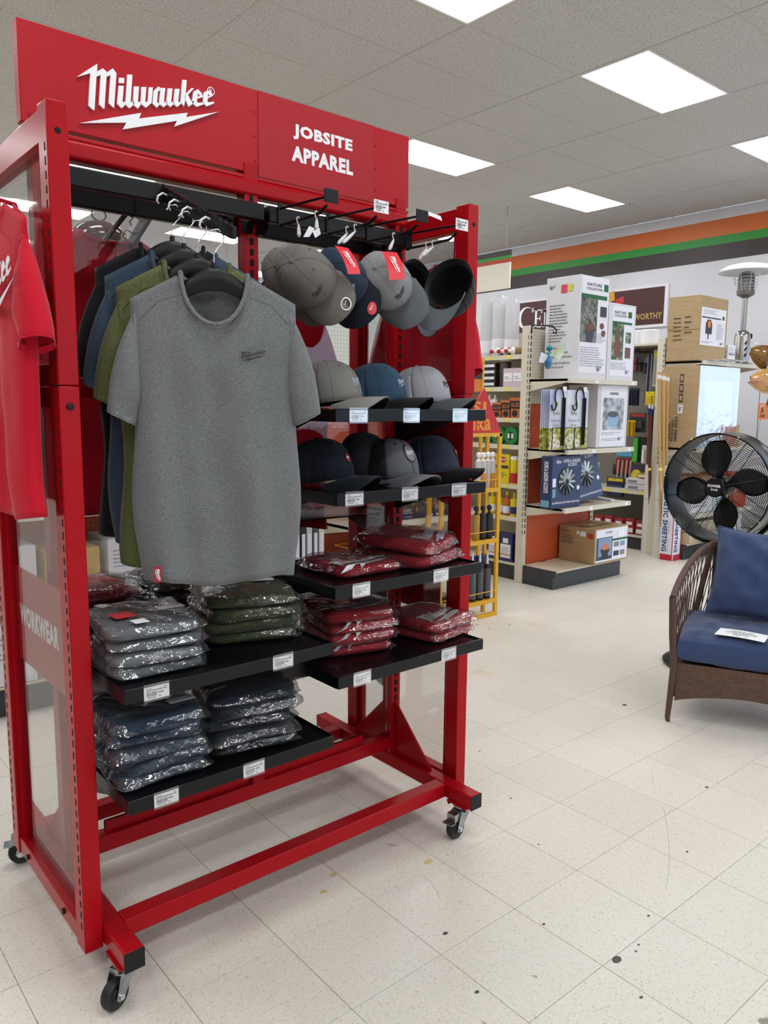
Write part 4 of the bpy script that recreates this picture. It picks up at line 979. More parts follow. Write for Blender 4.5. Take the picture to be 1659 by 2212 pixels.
def endcap(x0, x1, shelves, label, top=2.13, orange=True, basez=.155):
    t = thing('endcap_shelving', label, 'shelving unit', (x0, 4.2, 0))
    for x in (x0-.012, x1-.03):
        p = MB().box(x, x+.042, 4.145, 4.225, 0, top).build('upright', CREAM, t, bevel=.003)
        mb = MB()
        for k in range(int((top-.45)/.05)): mb.box(x+.015, x+.027, 4.1442, 4.1452, .42+k*.05, .42+k*.05+.032).box(x-.0008, x+.0002, 4.152, 4.158, .42+k*.05, .42+k*.05+.032)
        mb.build('slots', HOLE, p, kind='stuff')
    zz = [0.0]+list(shelves)
    MB().box(x0+.03, x1-.03, 4.165, 4.185, .15, .62 if orange else top-.02).build('peg_panel', PEGO if orange else PEGC, t)
    if orange:
        MB().box(x0+.03, x1-.03, 4.165, 4.185, .625, 1.50).build('peg_panel', PEGO, t); MB().box(x0+.03, x1-.03, 4.165, 4.185, 1.505, top-.02).build('peg_panel', PEGC, t)
    bs = MB(frame((x0, 0, 0), (0, 1, 0), (0, 0, 1), (1, 0, 0))).prism([(4.145, 0), (3.83, 0), (3.83, basez-.06), (3.805, basez-.05), (3.805, basez), (4.145, basez)], 0, .012).build('base_side', KICK, t, bevel=.002)
    MB().box(x0+.012, x1, 3.83, 3.842, 0, basez-.012).build('kick_plate', KICK, t)
    MB().box(x0+.012, x1, 3.80, 4.145, basez-.014, basez).build('base_deck', SHB, t, bevel=.003)
    MB().box(x1-.012, x1, 3.842, 4.145, 0, basez-.015).build('base_side', KICK, t)
    for z in shelves: shelf_part(t, x0+.012, x1-.012, YE, 4.16, z)
    return t
RUNX = (.73, 2.88, 5.03, 7.18)
EC = [endcap(RUNX[0], RUNX[0]+.96, (.55, .97, 1.33, 1.75), 'cream endcap shelving at the far left, seen through the rack'),
      endcap(RUNX[1], RUNX[1]+.96, (.46, .73, 1.12, 1.6), 'cream endcap shelving with orange back, behind the rack right bay'),
      endcap(RUNX[2], RUNX[2]+.96, (.672, 1.142, 1.703), 'cream endcap shelving with orange pegboard, in the middle of the aisle')]
def run(x0, zs, label, peg=PEGC, ln=5.2, top=2.13, depth=.42):
    """gondola run along +Y, shelves open towards -X"""
    t = thing('gondola_run', label, 'shelving unit', (x0, 4.25, 0)); y0, y1 = 4.24, 4.24+ln
    MB().box(x0+depth+.005, x0+depth+.02, y0, y1, .14, top).build('peg_panel', peg, t)
    MB().box(x0+.02, x0+.03, y0, y1, 0, .13).build('kick_plate', KICK, t); MB().box(x0, x0+depth, y0, y1, .13, .15).build('base_deck', CREAM, t)
    for k in range(5):
        y = y0+.02+k*1.22; MB().box(x0+depth-.02, x0+depth+.03, y, y+.04, 0, top+.02).build('upright', CREAM, t)
    for z in zs:
        s = MB().box(x0+.02, x0+depth, y0, y1, z-.022, z).build('shelf_board', CREAM, t); MB().box(x0-.004, x0+.02, y0, y1, z-.036, z+.002).build('price_channel', CREAM, s)
        for k in range(8): y = y0+.12+k*.21; MB().box(x0-.006, x0-.004, y, y+.05, z-.032, z-.004).build('price_tag', mat('tag_yellow', 'e6d65a', .5), s)
    return t
Z1 = [P(1100, y, X=5.05).z for y in (767, 836, 903, 961, 1046, 1116, 1205)]
run(5.05, Z1[:6], 'cream gondola of adhesives and tapes running back behind the middle endcap')
run(.75, (.5, .9, 1.3, 1.7), 'cream gondola running back behind the far left endcap'); run(2.9, (.5, .9, 1.3, 1.7), 'cream gondola running back behind the endcap with garden lights')
run(7.2, (.62, ), 'cream gondola with a pegboard wall of hand tools', peg=PEGG)
# ------------------------------------------------------------------ cartons
WB = mat('white_card', 'dcdce2', .6, c2='d2d2d8', nscale=6, bump=.15, bscale=20)
TXG = mat('print_grey', '85868e', .6); TXD = mat('print_dark', '33343a', .6)
def photo_mat(n, cols, scale=9):
    """a printed garden photo: broad blotches of the given colours"""
    if n in MATS: return MATS[n]
    m = bpy.data.materials.new(n); m.use_nodes = True; nt = m.node_tree; b = nt.nodes['Principled BSDF']; N = nt.nodes.new
    tc = N('ShaderNodeTexCoord'); v = N('ShaderNodeTexNoise'); v.inputs['Scale'].default_value = scale; v.inputs['Detail'].default_value = 5; r = N('ShaderNodeValToRGB'); r.color_ramp.interpolation = 'EASE'
    nt.links.new(tc.outputs['Object'], v.inputs['Vector']); nt.links.new(v.outputs[0], r.inputs[0]); nt.links.new(r.outputs[0], b.inputs['Base Color'])
    e = r.color_ramp.elements; e[0].position = .32; e[0].color = lin(cols[0]); e[1].position = .68; e[1].color = lin(cols[-1])
    for k, c in enumerate(cols[1:-1]): q = e.new(.32+.36*(k+1)/(len(cols)-1)); q.color = lin(c)
    b.inputs['Roughness'].default_value = .35; MATS[n] = m; return m
def face(f, x0, x1, y0, y1, z0, z1):
    if f == 'F': return frame((x0, y0-.0006, z0), (1, 0, 0), (0, 0, 1), (0, -1, 0)), x1-x0, z1-z0
    if f == 'L': return frame((x0-.0006, y1, z0), (0, -1, 0), (0, 0, 1), (-1, 0, 0)), y1-y0, z1-z0
    return frame((x0, y0, z1+.0006), (1, 0, 0), (0, 1, 0), (0, 0, 1)), x1-x0, y1-y0
def carton(name, label, cat, B, m, decals=(), group=None, parent=None, rot=0, bevel=.004):
    """box with printed panels: decal = (face, u0, u1, v0, v1, material or text, options)"""
    x0, x1, y0, y1, z0, z1 = B
    t = thing(name, label, cat, ((x0+x1)/2, (y0+y1)/2, z0), group)
    bx = MB().box(*B).build('box_body', m, t, bevel=bevel, smooth=40)
    for k, d in enumerate(decals):
        M, W_, H_ = face(d[0], *B); u0, u1, v0, v1 = d[1]*W_, d[2]*W_, d[3]*H_, d[4]*H_; q = d[5]; up = (k+1)*.0003+(.0009 if isinstance(q, str) else 0)
        if isinstance(q, str):
            mb = MB()
            if q == '#bar': barcode(mb, M @ Matrix.Translation((u0, v0, up)), u1-u0, v1-v0, k)
            elif q[0] == '=':      # lines of small print
                n = int(q[1:]); rr = random.Random(k)
                for i in range(n):
                    y = v1-(v1-v0)*(i+.7)/n; x = u0; e = u0+(u1-u0)*rr.uniform(.55, 1)
                    while x < e: g_ = min(e, x+(u1-u0)*rr.uniform(.06, .16)); mb.add([(x, y, up), (g_, y, up), (g_, y+(v1-v0)/n*.26, up), (x, y+(v1-v0)/n*.26, up)], [(0, 1, 2, 3)], M); x = g_+(u1-u0)*.025
            elif q[0] == '|': text(mb, q[1:], M @ Matrix.Translation((u0, v1, up)) @ Matrix.Rotation(-pi/2, 4, 'Z'), h=u1-u0, width=v1-v0, bold=.03)
            else: text(mb, q, M @ Matrix.Translation((u0, v0, up)), h=v1-v0, width=u1-u0, bold=.02)
            mb.build('printing', d[6] if len(d) > 6 else TXD, t)
        elif isinstance(q, list): mb = MB(M).prism([(u0+a*(u1-u0), v0+b*(v1-v0)) for a, b in q], up, up+.0004); mb.build('printed_shape', d[6], t)
        else: MB(M).box(u0, u1, v0, v1, up-.0003, up+.0004).build('printed_panel', q, t)
    if rot:
        b_ = t.matrix_world.copy(); t.matrix_world = b_ @ Matrix.Rotation(R_(rot), 4, 'Z')
    return t
CIRC = [(.5+.5*math.cos(2*pi*j/20), .5+.5*math.sin(2*pi*j/20)) for j in range(20)]
GRN = mat('print_green', '1f5f38', .5); BLU = mat('print_blue', '1f2c55', .4); LBL = mat('label_white', 'e9e9f2', .45)
# --- middle endcap, top shelf
def bx(pxl, pxr, pyt, pyb, yf, dep):
    a = P(pxl, pyb, Y=yf); b = P(pxr, pyb, Y=yf); tt = P((pxl+pxr)/2, pyt, Y=yf); return a.x, b.x, yf, yf+dep, (a.z+b.z)/2, tt.z
b1 = bx(1246, 1308, 596, 812, 3.79, .33); b1 = (*b1[:4], 1.706, b1[5])
carton('white_carton', 'tall white garden fountain carton on top of the middle endcap', 'box', b1, WB,
  [('F', .04, .97, .06, .99, LBL), ('F', .22, .72, .905, .935, 'NATURE', TXD), ('F', .20, .74, .868, .892, 'COLLECTION', TXD), ('F', .80, .95, .87, .94, GRN), ('F', .04, .92, .785, .825, GRN), ('F', .04, .60, .36, .785, photo_mat('photo_fountain', ('1c2a1c', '41543c', '6d6f6b', '8e8e8c', '473530'), 22)),
   ('F', .2, .5, .36, .52, [(0, .9), (.15, 0), (.85, 0), (1, .9)], mat('pot_grey', '3e3a45', .5)), ('F', .2, .5, .47, .55, CIRC, mat('copper', '6e4230', .4)), ('F', .70, .92, .62, .72, mat('pot_grey', '3e3a45', .5)), ('F', .7, .85, .50, .56, CIRC, MATS['copper']), ('F', .76, .91, .43, .49, CIRC, MATS['copper']), ('F', .06, .9, .12, .32, '=9', TXG), ('F', .62, .95, .36, .46, '=5', TXG), ('F', .62, .84, .07, .14, '#bar', INK),
   ('L', .08, .3, .88, .93, '#bar', INK), ('L', .45, .62, .84, .92, mat('label_pink', 'd2405a', .5)), ('L', .66, .78, .85, .92, mat('label_yel', 'd8c832', .5)), ('L', .12, .7, .36, .74, '=13', TXD), ('L', .06, .93, .20, .33, '=3', TXG), ('L', .06, .93, .10, .18, '=2', TXG)])
b2 = bx(1308.5, 1367, 656, 813, 3.79, .30); b2 = (b1[1]+.008, b2[1], 3.79, 4.09, 1.706, b2[5])
carton('white_carton', 'shorter white carton with a bronze figure photo, right of the tall one', 'box', b2, WB,
  [('F', .12, .94, .06, .97, LBL), ('F', .2, .62, .87, .905, 'NATURE', TXD), ('F', .2, .64, .83, .858, 'COLLECTION', TXD), ('F', .7, .84, .83, .91, GRN), ('F', .14, .86, .74, .77, GRN), ('F', .14, .56, .27, .74, photo_mat('photo_figure', ('15301c', '2d5a33', '6f7d52', 'b8b9a8'), 26)),
   ('F', .2, .5, .30, .70, [(.2, 0), (.0, .4), (.25, .62), (.3, .85), (.45, 1), (.6, .85), (.7, .6), (1, .45), (.8, 0)], mat('bronze', '6a3f24', .35)), ('F', .64, .84, .5, .64, MATS['photo_figure']), ('F', .64, .84, .30, .44, MATS['bronze']), ('F', .14, .86, .14, .24, '=5', TXG), ('F', .66, .84, .08, .15, '#bar', INK)])
# hook card with glass insect
HK = thing('hook_bracket', 'black steel scroll hook on the middle endcap upright', 'hook', P(1148, 704, Y=4.14))
a = P(1148, 720, Y=4.14); b = P(1150, 702, Y=4.14); cpt = P(1193, 704, Y=3.95)
MB().tube([a, b, b.lerp(cpt, .6), cpt, cpt+Vector((.03, -.02, -.03)), cpt+Vector((.015, -.03, -.06)), cpt+Vector((-.015, -.02, -.05))], .006, 6).build('hook_rod', BLACK, HK, smooth=60)
GI = thing('glass_insect', 'blue glass winged garden ornament hanging beside the white carton', 'ornament', P(1186, 797, Y=3.70))
GB = mat('blue_glass', '1a7aa8', .12, c2='0e5c8a', nscale=9, coat=1); GT = mat('teal_metal', '1f7f90', .25, .6)
def ball(mb, c, rx, rz_, n=16): return mb.lathe([(rx*math.sin(pi*j/12), -rz_*math.cos(pi*j/12)) for j in range(13)], n, Matrix.Translation(c))
yy = 3.70; ball(MB(), P(1184, 782, Y=yy), .031, .052).build('glass_body', GB, GI, smooth=60); ball(MB(), P(1187, 752, Y=yy), .024, .022).build('head', GT, GI, smooth=60)
q = P(1185, 767, Y=yy); MB().tube([P(1187, 757, Y=yy), q, P(1184, 772, Y=yy)], .008, 6).build('neck', GT, GI)
WG = mat('wing_glass', '7fb8a8', .15, c2='c9b95a', nscale=14, coat=.6)
MB().add([q, P(1196, 760, Y=yy+.03), P(1214, 744, Y=yy+.05), P(1224, 744, Y=yy+.05), P(1216, 766, Y=yy+.05), P(1208, 778, Y=yy+.04), P(1198, 772, Y=yy+.02)], [(0, 1, 2, 3, 4, 5, 6)]).build('wing', WG, GI, solid=.004)
MB().add([q, P(1178, 766, Y=yy), P(1170, 760, Y=yy-.02), P(1164, 782, Y=yy-.02), P(1174, 784, Y=yy-.01)], [(0, 1, 2, 3, 4)]).build('wing', mat('wing_white', 'd4d8dc', .2), GI, solid=.004)
MB().tube([P(1187, 747, Y=yy), P(1191, 722, Y=3.8), cpt+Vector((.0, -.025, -.055))], .002, 5).build('hanger_wire', BLACK, GI)
# shelf 2: carded garden hooks, white planter carton
def card_hook(k, px0, px1, pyt, pyb, yf, front, label):
    x0, x1 = P(px0, pyb, Y=yf).x, P(px1, pyb, Y=yf).x; z0 = 1.150; z1 = P(px0, pyt, Y=yf).z
    t = thing('carded_hook', label, 'carded hook', ((x0+x1)/2, yf, z0), 'carded hooks on the middle endcap')
    sky = mat('card_sky', 'a9b6dc', .5, c2='e6e9f2', nscale=5); grass = photo_mat('card_daisies', ('3f4a22', '8a8f3a', 'c9c25a', 'e9e7da'), 30)
    MB().box(x0, x1, yf, yf+.004, z0+.36*(z1-z0), z1).build('card_top', sky, t); MB().box(x0, x1, yf, yf+.004, z0, z0+.36*(z1-z0)).build('card_bottom', grass, t)
    if front:
        w_ = x1-x0; mb = MB(); text(mb, 'Relis', frame((x0+.2*w_, yf-.001, z0+.58*(z1-z0)), (1, 0, 0), (0, 0, 1), (0, -1, 0)), h=.03, bold=.02); text(mb, "Shepherd's", frame((x0+.08*w_, yf-.001, z0+.45*(z1-z0)), (1, 0, 0), (0, 0, 1), (0, -1, 0)), h=.03, width=.55*w_); text(mb, 'Hook', frame((x0+.2*w_, yf-.001, z0+.385*(z1-z0)), (1, 0, 0), (0, 0, 1), (0, -1, 0)), h=.024); mb.build('printing', mat('print_gold', '9a8436', .5), t)
        MB(frame((x0+.35*w_, yf-.001, z0+.72*(z1-z0)), (1, 0, 0), (0, 0, 1), (0, -1, 0))).prism([(a*.03, b*.036) for a, b in CIRC], 0, .0005).build('green_dot', mat('leaf_green', '6fae3c', .5), t)
        for u, v in ((.2, .06), (.55, .1), (.25, .2)):
            mb = MB(frame((x0+u*w_, yf-.001, z0+v*(z1-z0)), (1, 0, 0), (0, 0, 1), (0, -1, 0)))
            for j in range(12): a = 2*pi*j/12; mb.flat([(0, 0), (.03*math.cos(a-.2), .03*math.sin(a-.2)), (.036*math.cos(a), .036*math.sin(a)), (.03*math.cos(a+.2), .03*math.sin(a+.2))], .0002)
            mb.m = 1; mb.flat([(.011*(a-.5)*2, .011*(b-.5)*2) for a, b in CIRC], .0006); mb.build('daisy', [WHITE, mat('daisy_eye', 'd99b28', .5)], t)
        x = x0+.72*w_
        for dx in (0, .022): MB().tube([(x+dx, yf-.012, z0+.03), (x+dx, yf-.012, z1-.06)], .008, 6).build('black_rod', BLACK, t)
        pts = [(x-.0, yf-.014, z1-.06), (x-.02, yf-.014, z1+.0), (x-.06, yf-.014, z1+.018), (x-.10, yf-.014, z1-.015), (x-.105, yf-.014, z1-.07), (x-.09, yf-.014, z1-.12), (x-.105, yf-.014, z1-.155), (x-.135, yf-.014, z1-.15), (x-.145, yf-.014, z1-.115)]; MB().tube([bez(pts, q/26) for q in range(27)], .006, 6).build('curled_hook', BLACK, t, smooth=60)
        MB().box(x-.01, x+.035, yf-.014, yf-.012, z1-.012, z1+.025).build('price_tag', PAPER, t)
for k in range(5): card_hook(k, 1166+4.2*k, 1185+4.2*k, 841, 961, 3.83-.012*k, False, 'carded garden hook in the left bundle, '+['leftmost', 'second from left', 'third from left', 'fourth from left', 'fifth from left'][k])
card_hook(5, 1185, 1220, 841, 961, 3.765, True, 'front carded garden hook with daisies, left of the pair'); card_hook(6, 1221, 1267, 842, 960, 3.765, True, 'front carded garden hook with daisies, right of the pair')
RKW = thing('wire_rack', 'black wire stand holding the carded garden hooks', 'wire rack', P(1220, 961, Y=3.74)); x0, x1 = P(1186, 960, Y=3.745).x, P(1268, 960, Y=3.745).x
for x in (x0+.03, x0+.17, x0+.31): MB().tube([(x, 3.742, 1.146), (x, 3.742, 1.32), (x+.11, 3.742, 1.32)], .004, 5).build('wire', BLACK, RKW)
MB().tube([(x0, 3.742, 1.148), (x1, 3.742, 1.148)], .004, 5).build('wire', BLACK, RKW)
b3 = bx(1287, 1352, 831, 957, 3.80, .30); b3 = (*b3[:4], 1.146, b3[5])
carton('white_carton', 'white carton with a planter photo on the second endcap shelf', 'box', b3, WB, [('F', .1, .93, .02, .98, LBL), ('F', .38, .66, .84, .88, TXG), ('F', .18, .86, .28, .79, photo_mat('photo_patio', ('4b5a52', '8a8f94', 'b9bcc4', 'd8dae2'), 14)), ('F', .32, .70, .33, .52, [(0, 1), (.15, 0), (.85, 0), (1, 1)], mat('pot_blue', '8fb4cf', .4)), ('F', .32, .70, .48, .58, CIRC, mat('pot_rim', '55545c', .5)), ('F', .16, .9, .20, .25, '=2', TXG), ('F', .16, .8, .1, .15, '=2', TXG), ('F', .68, .84, .1, .17, '#bar', INK), ('L', .1, .5, .5, .6, '=3', TXG)])
# shelf 3: two blue spinner boxes
def spinner(label, x0, z0, yf, w_, h_, tilt):
    B = (x0, x0+w_, yf, yf+.11, z0, z0+h_)
    t = carton('blue_spinner_box', label, 'box', B, mat('box_blue', '26365f', .35), [('F', .36, .93, .87, .94, 'HOME & GARDEN', LBL), ('F', .52, .82, .80, .86, 'ACCENTS', LBL), ('F', .12, .28, .84, .94, 'Alpine', LBL), ('F', .02, .95, .09, .13, 'GALVANIZED DUAL WIND SPINNER GARDEN STAKE', LBL), ('F', .02, .13, .42, .58, LBL), ('F', .02, .13, .22, .38, mat('print_teal', '6fa0b5', .5)), ('F', .84, .94, .33, .42, CIRC, LBL),
       ('F', .20, .78, .24, .78, CIRC, mat('window_dark', '15181c', .3)), ('L', .3, .7, .3, .9, '|HOME & GARDEN ACCENTS', LBL), ('L', .1, .85, .03, .16, mat('print_teal', '6fa0b5', .5))], 'blue spinner boxes')
    cx, cz = x0+w_*.49, z0+h_*.51
    for j in range(12):
        a = 2*pi*j/12; pts = [(.02, 0), (.06, .018), (.105, .012), (.115, -.01), (.07, -.012), (.03, -.012)]; s_ = w_/.40
        M = frame((cx, yf-.004, cz), (math.cos(a), 0, math.sin(a)), (-math.sin(a), .35, math.cos(a)), (0, -1, 0)); MB(M).prism([(p[0]*s_, p[1]*s_) for p in pts], 0, .002).build('vane', mat('galvanised', 'a8adb2', .25, .9), t)
    if tilt: M = t.matrix_world.copy(); t.matrix_world = M @ Matrix.Rotation(R_(tilt), 4, 'Y') @ Matrix.Rotation(R_(-8), 4, 'X')
    return t
a = P(1190, 1092, Y=3.80); b = P(1253, 1090, Y=3.80); h_ = P(1222, 985, Y=3.80).z-.675
spinner('upright blue box with a galvanised spinner, left on the third endcap shelf', a.x, .675, 3.80, b.x-a.x, h_, 0)
spinner('leaning blue box with a galvanised spinner, right on the third endcap shelf', b.x+.03, .70, 3.86, b.x-a.x, h_+.02, -7)
ST = thing('white_stand', 'white plastic stand propping the leaning blue box', 'stand', (5.86, 3.9, .674)); MB(frame((5.80, 0, 0), (0, 1, 0), (0, 0, 1), (1, 0, 0))).prism([(3.83, .674), (4.05, .674), (4.02, 1.0), (4.0, 1.0), (3.99, .70), (3.83, .69)], 0, .05).build('stand_body', WB, ST)
a = P(1283, 1219, Y=3.77); B = (a.x, P(1353, 1204, Y=3.77).x, 3.77, 4.14, .157, P(1283, 1143, Y=3.77).z)
B = (P(1283, 1219, Y=3.77).x, P(1354, 1204, Y=3.77).x, 3.77, 4.10, .157, .157+(P(1283, 1143, Y=3.77).z-P(1283, 1219, Y=3.77).z))
carton('brown_carton', 'long brown fire pit carton on the base of the middle endcap', 'box', (B[0]-.0, B[1], B[2], 4.14, B[4], B[5]), CARD, [('F', .03, .97, .05, .97, LBL), ('F', .04, .52, .1, .74, mat('print_slate', '34414c', .4)), ('F', .1, .5, .2, .72, mat('print_bluegrey', '7f97b8', .4)), ('F', .16, .44, .12, .42, [(0, 0), (.1, .1), (.2, .5), (0, .75), (.1, 1), (.9, 1), (1, .75), (.8, .5), (.9, .1), (1, 0)], mat('pit_black', '17181a', .4)), ('F', .22, .40, .38, .66, [(0, 0), (.1, .4), (.3, .5), (.45, 1), (.6, .5), (.9, .6), (1, 0)], mat('flame', 'd97a3a', .5)), ('F', .52, .98, .6, .66, GRN),
   ('F', .56, .72, .42, .56, TXG), ('F', .76, .9, .42, .56, mat('print_bluegrey', '7f97b8', .4)), ('F', .56, .72, .16, .3, TXD), ('F', .76, .9, .16, .3, TXG), ('F', .66, .86, .7, .9, mat('leaf_white', 'f0f2f0', .5)), ('F', .3, .5, .84, .9, 'NATURE', TXG), ('L', .0, .25, .82, .98, '=2', TXG), ('L', .05, .45, .5, .9, '=6', TXD), ('L', .5, .58, .8, .9, LBL), ('L', .6, .76, .76, .9, LBL), ('L', .80, .96, .72, .86, mat('label_red', 'c0322e', .5)), ('L', .45, .58, .0, .17, TAPE), ('T', .1, .9, .3, .6, TAPE)])
# ================================================================== products of the adhesive aisle (open face x = 5.05)
def cyl(name, label, cat, c, r, h, m, group=None, capm=None, lab=None, neck=None, n=18, lie=None):
    """round container with an optional cap, label band and neck"""
    M = Matrix.Translation(c)
    if lie: M = M @ Matrix.Translation((0, 0, r)) @ Matrix.Rotation(R_(lie), 4, 'Z') @ Matrix.Rotation(pi/2, 4, 'Y')
    t = thing(name, label, cat, M, group, world=False)
    prof = [(0, 0), (r*.96, 0), (r, .004), (r, h*.93), (r*.94, h*.97)]
    if neck: prof += [(neck[0], h), (neck[0]*.8, h+neck[1]), (0, h+neck[1])]
    else: prof += [(r*.9, h), (0, h)]
    MB().lathe(prof, n).build('container', m, t, smooth=40)
    if lab: MB().lathe([(r+.0008, h*lab[0]), (r+.0008, h*lab[1])], n).build('printed_label', lab[2], t, smooth=60)
    if capm:
        hh = h+(neck[1] if neck else 0); rc = neck[0]*1.0 if neck else r*1.02
        MB().lathe([(0, hh-.004), (rc, hh-.004), (rc, hh+.02), (rc*.8, hh+.026), (0, hh+.026)], n).build('cap', capm, t, smooth=40)
    return t
def aisle(px, x=5.12): return P(px, 900, X=x).y
WP = mat('white_plastic', 'e8e8ea', .35); MILK = clear('milky_plastic', tint='f2f2f4', gloss=.3, haze=.62, hazecol='e9eaee'); CAPR = mat('cap_red', 'b5202a', .4)
YT = mat('yellow_tin', 'd8c21e', .35); ORB = mat('orange_box', 'b8642a', .5); BKB = mat('black_box', '1c1b1e', .4); PKB = mat('pink_white_box', 'c9b9c0', .5); GRT = mat('green_tape', '1c7a3a', .35); BLT = mat('blue_tin', '232f60', .3); AMB = mat('amber_plastic', 'c98a3c', .3)
ords = ['nearest the upright', 'second from the upright', 'third from the upright', 'fourth from the upright', 'fifth from the upright']
for k, (px, pt) in enumerate(((1100, 650), (1073, 641), (1046, 652))):
    y = aisle(px, 5.20); zt = P(px, pt, X=5.2).z
    cyl('foam_roll', 'tall ribbed white roll on top of the adhesive shelf, '+ords[k], 'roll', (5.2, y, Z1[0]), .062, zt-Z1[0], MILK, 'white rolls on the top shelf', lab=(.08, .3, LBL))
for k in range(3):
    y = 4.27+.085*k; cyl('sealant_cartridge', 'white cartridge with red cap lying on the top shelf, '+ords[k], 'cartridge', (5.235, y, Z1[0]+.001), .034, .20, WP, 'cartridges lying on the top shelf', capm=CAPR, neck=(.016, .03), lab=(.25, .85, mat('label_brown', '8a7448', .5)), lie=143+3*k)
def row(n, name, lab, cat, z, px0, px1, mk, grp):
    for k in range(n):
        px = px0+(px1-px0)*k/max(1, n-1); mk(k, aisle(px, 5.08), z, f'{lab}, {ords[k]}', grp)
def ibox(k, y, z, lab, grp, w_=.09, h_=.13, m=BKB, dep=.12, name='product_box', dec=()): return carton(name, lab, 'box', (5.06, 5.06+dep, y-w_/2, y+w_/2, z+.001, z+.001+h_), m, [('L', .1, .9, .3, .75, LBL), ('L', .2, .8, .4, .6, '=2', TXD)]+list(dec), grp)
row(2, '', 'pale boxed adhesive kit on the second aisle shelf', 'box', Z1[1], 1118, 1098, lambda k, y, z, l, g: ibox(k, y, z, l, g, .11, .155, PKB), 'pale boxes on the second aisle shelf')
row(1, '', 'dark jar with white lid on the second aisle shelf', 'jar', Z1[1], 1080, 1080, lambda k, y, z, l, g: cyl('jar', l, 'jar', (5.13, y, z+.001), .05, .22, mat('jar_dark', '4a3a38', .4), g, capm=WP), None)
for k in range(4): ibox(k, aisle(1057, 5.08), Z1[1]+.052*k, 'black flat box in a stack on the second aisle shelf, '+['lowest', 'second up', 'third up', 'topmost'][k], 'black boxes on the second aisle shelf', .15, .05)
row(3, '', 'orange and black tape box on the third aisle shelf', 'box', Z1[2], 1115, 1076, lambda k, y, z, l, g: carton('tape_box', l, 'box', (5.06, 5.14, y-.06, y+.06, z+.001, z+.17-.02*k), ORB, [('L', .08, .92, .45, .85, BKB), ('L', .15, .85, .55, .75, 'GLUE', ORB), ('L', .25, .75, .05, .4, CIRC, BKB)], g), 'orange tape boxes')
row(2, '', 'white squeeze bottle on the third aisle shelf', 'bottle', Z1[2], 1062, 1050, lambda k, y, z, l, g: cyl('squeeze_bottle', l, 'bottle', (5.12, y, z+.001), .03, .16, WP, g, neck=(.012, .04)), 'white bottles on the third aisle shelf')
def tape(k, y, z, l, g):
    r = .075; t = thing('tape_roll', l, 'tape roll', Matrix.Translation((5.08, y, z+r+.001)) @ Matrix.Rotation(-pi/2, 4, 'Y'), g, world=False)
    MB().lathe([(.035, -.025), (r*.96, -.025), (r, -.02), (r, .02), (r*.96, .025), (.035, .025), (.035, -.025)], 28).build('tape_ring', GRT, t, smooth=40); MB().lathe([(0, .022), (.06, .022), (.06, .024), (0, .024)], 24).build('hub_card', BKB, t)
    MB().box(-.02, .02, -.03, -.01, .024, .026).box(-.02, .02, .01, .03, .024, .026).build('printing', LBL, t)
row(3, '', 'green tape roll on the fourth aisle shelf', 'tape', Z1[3], 1108, 1052, tape, 'green tape rolls')
row(1, '', 'yellow can with white cap and red base band on the fifth aisle shelf', 'can', Z1[4], 1113, 1113, lambda k, y, z, l, g: cyl('spray_can', 'yellow can with white cap and red band on the fifth aisle shelf', 'can', (5.10, y, z+.001), .04, .21, YT, g, capm=WP, lab=(.05, .45, CAPR)), None)
row(2, '', 'yellow rectangular tin on the fifth aisle shelf', 'tin', Z1[4], 1094, 1072, lambda k, y, z, l, g: carton('solvent_tin', l, 'tin', (5.06, 5.13, y-.062, y+.062, z+.001, z+.25), YT, [('L', .15, .75, .72, .92, CIRC, CAPR), ('L', .2, .7, .78, .86, 'OOF', LBL), ('L', .02, .95, .52, .62, TXD), ('L', .1, .9, .2, .4, '=3', TXD)], g), 'yellow tins')
row(4, '', 'yellow bottle on the sixth aisle shelf', 'bottle', Z1[5], 1114, 1066, lambda k, y, z, l, g: cyl('cleaner_bottle', l, 'bottle', (5.10, y, z+.001), .035, .15, YT if k != 1 else ORB, g, capm=YT, neck=(.014, .03), lab=(.15, .55, BLT if k == 0 else LBL)), 'yellow bottles on the sixth shelf')
row(3, '', 'blue rectangular tin with white label on the aisle base', 'tin', .151, 1104, 1052, lambda k, y, z, l, g: carton('solvent_tin', l, 'tin', (5.06, 5.14, y-.075, y+.075, z+.001, z+.24), BLT, [('L', .12, .88, .12, .62, LBL), ('L', .3, .7, .66, .84, LBL), ('L', .2, .8, .3, .5, '=4', TXD), ('L', .12, .88, .2, .28, mat('label_peach', 'c9a68c', .5))], g), 'blue tins on the aisle base')
# ------------------------------------------------------------------ yellow sealant rack
YEL = mat('yellow_powder', 'dba514', .4)
YX0, YX1, YF0, YF1 = 3.52, P(1076, 1250, Y=3.60).x, 3.60, 3.735
SR = thing('sealant_rack', 'yellow steel sealant rack with red triangular header', 'display rack', (3.9, 3.69, 0)); ZT = P(1068, 935, Y=YF0).z
for x in (YX0, YX1-.03):
    for y in (YF0, YF1-.02): MB().box(x, x+.03, y, y+.02, 0, ZT).build('post', YEL, SR, bevel=.003)
SZ = [P(1050, y, Y=YF0).z for y in (1055, 1166, 1296)]
for z in SZ+[.03]:
    MB().box(YX0+.03, YX1-.03, YF0, YF0+.015, z-.03, z).build('shelf_rail', YEL, SR); MB().box(YX0+.03, YX1-.03, YF0+.015, YF1, z-.012, z-.006).build('shelf_board', YEL, SR) if z > .05 else None
    if z > .1: MB().tube([(YX0+.03, YF0+.004, z+.055), (YX1-.03, YF0+.004, z+.055)], .0035, 5).build('guard_wire', YEL, SR)
MB().box(YX0, YX1, YF0, YF0+.02, ZT-.025, ZT).build('top_rail', YEL, SR); MB().box(YX0, YX1, YF1-.02, YF1, ZT-.025, ZT).build('top_rail', YEL, SR)
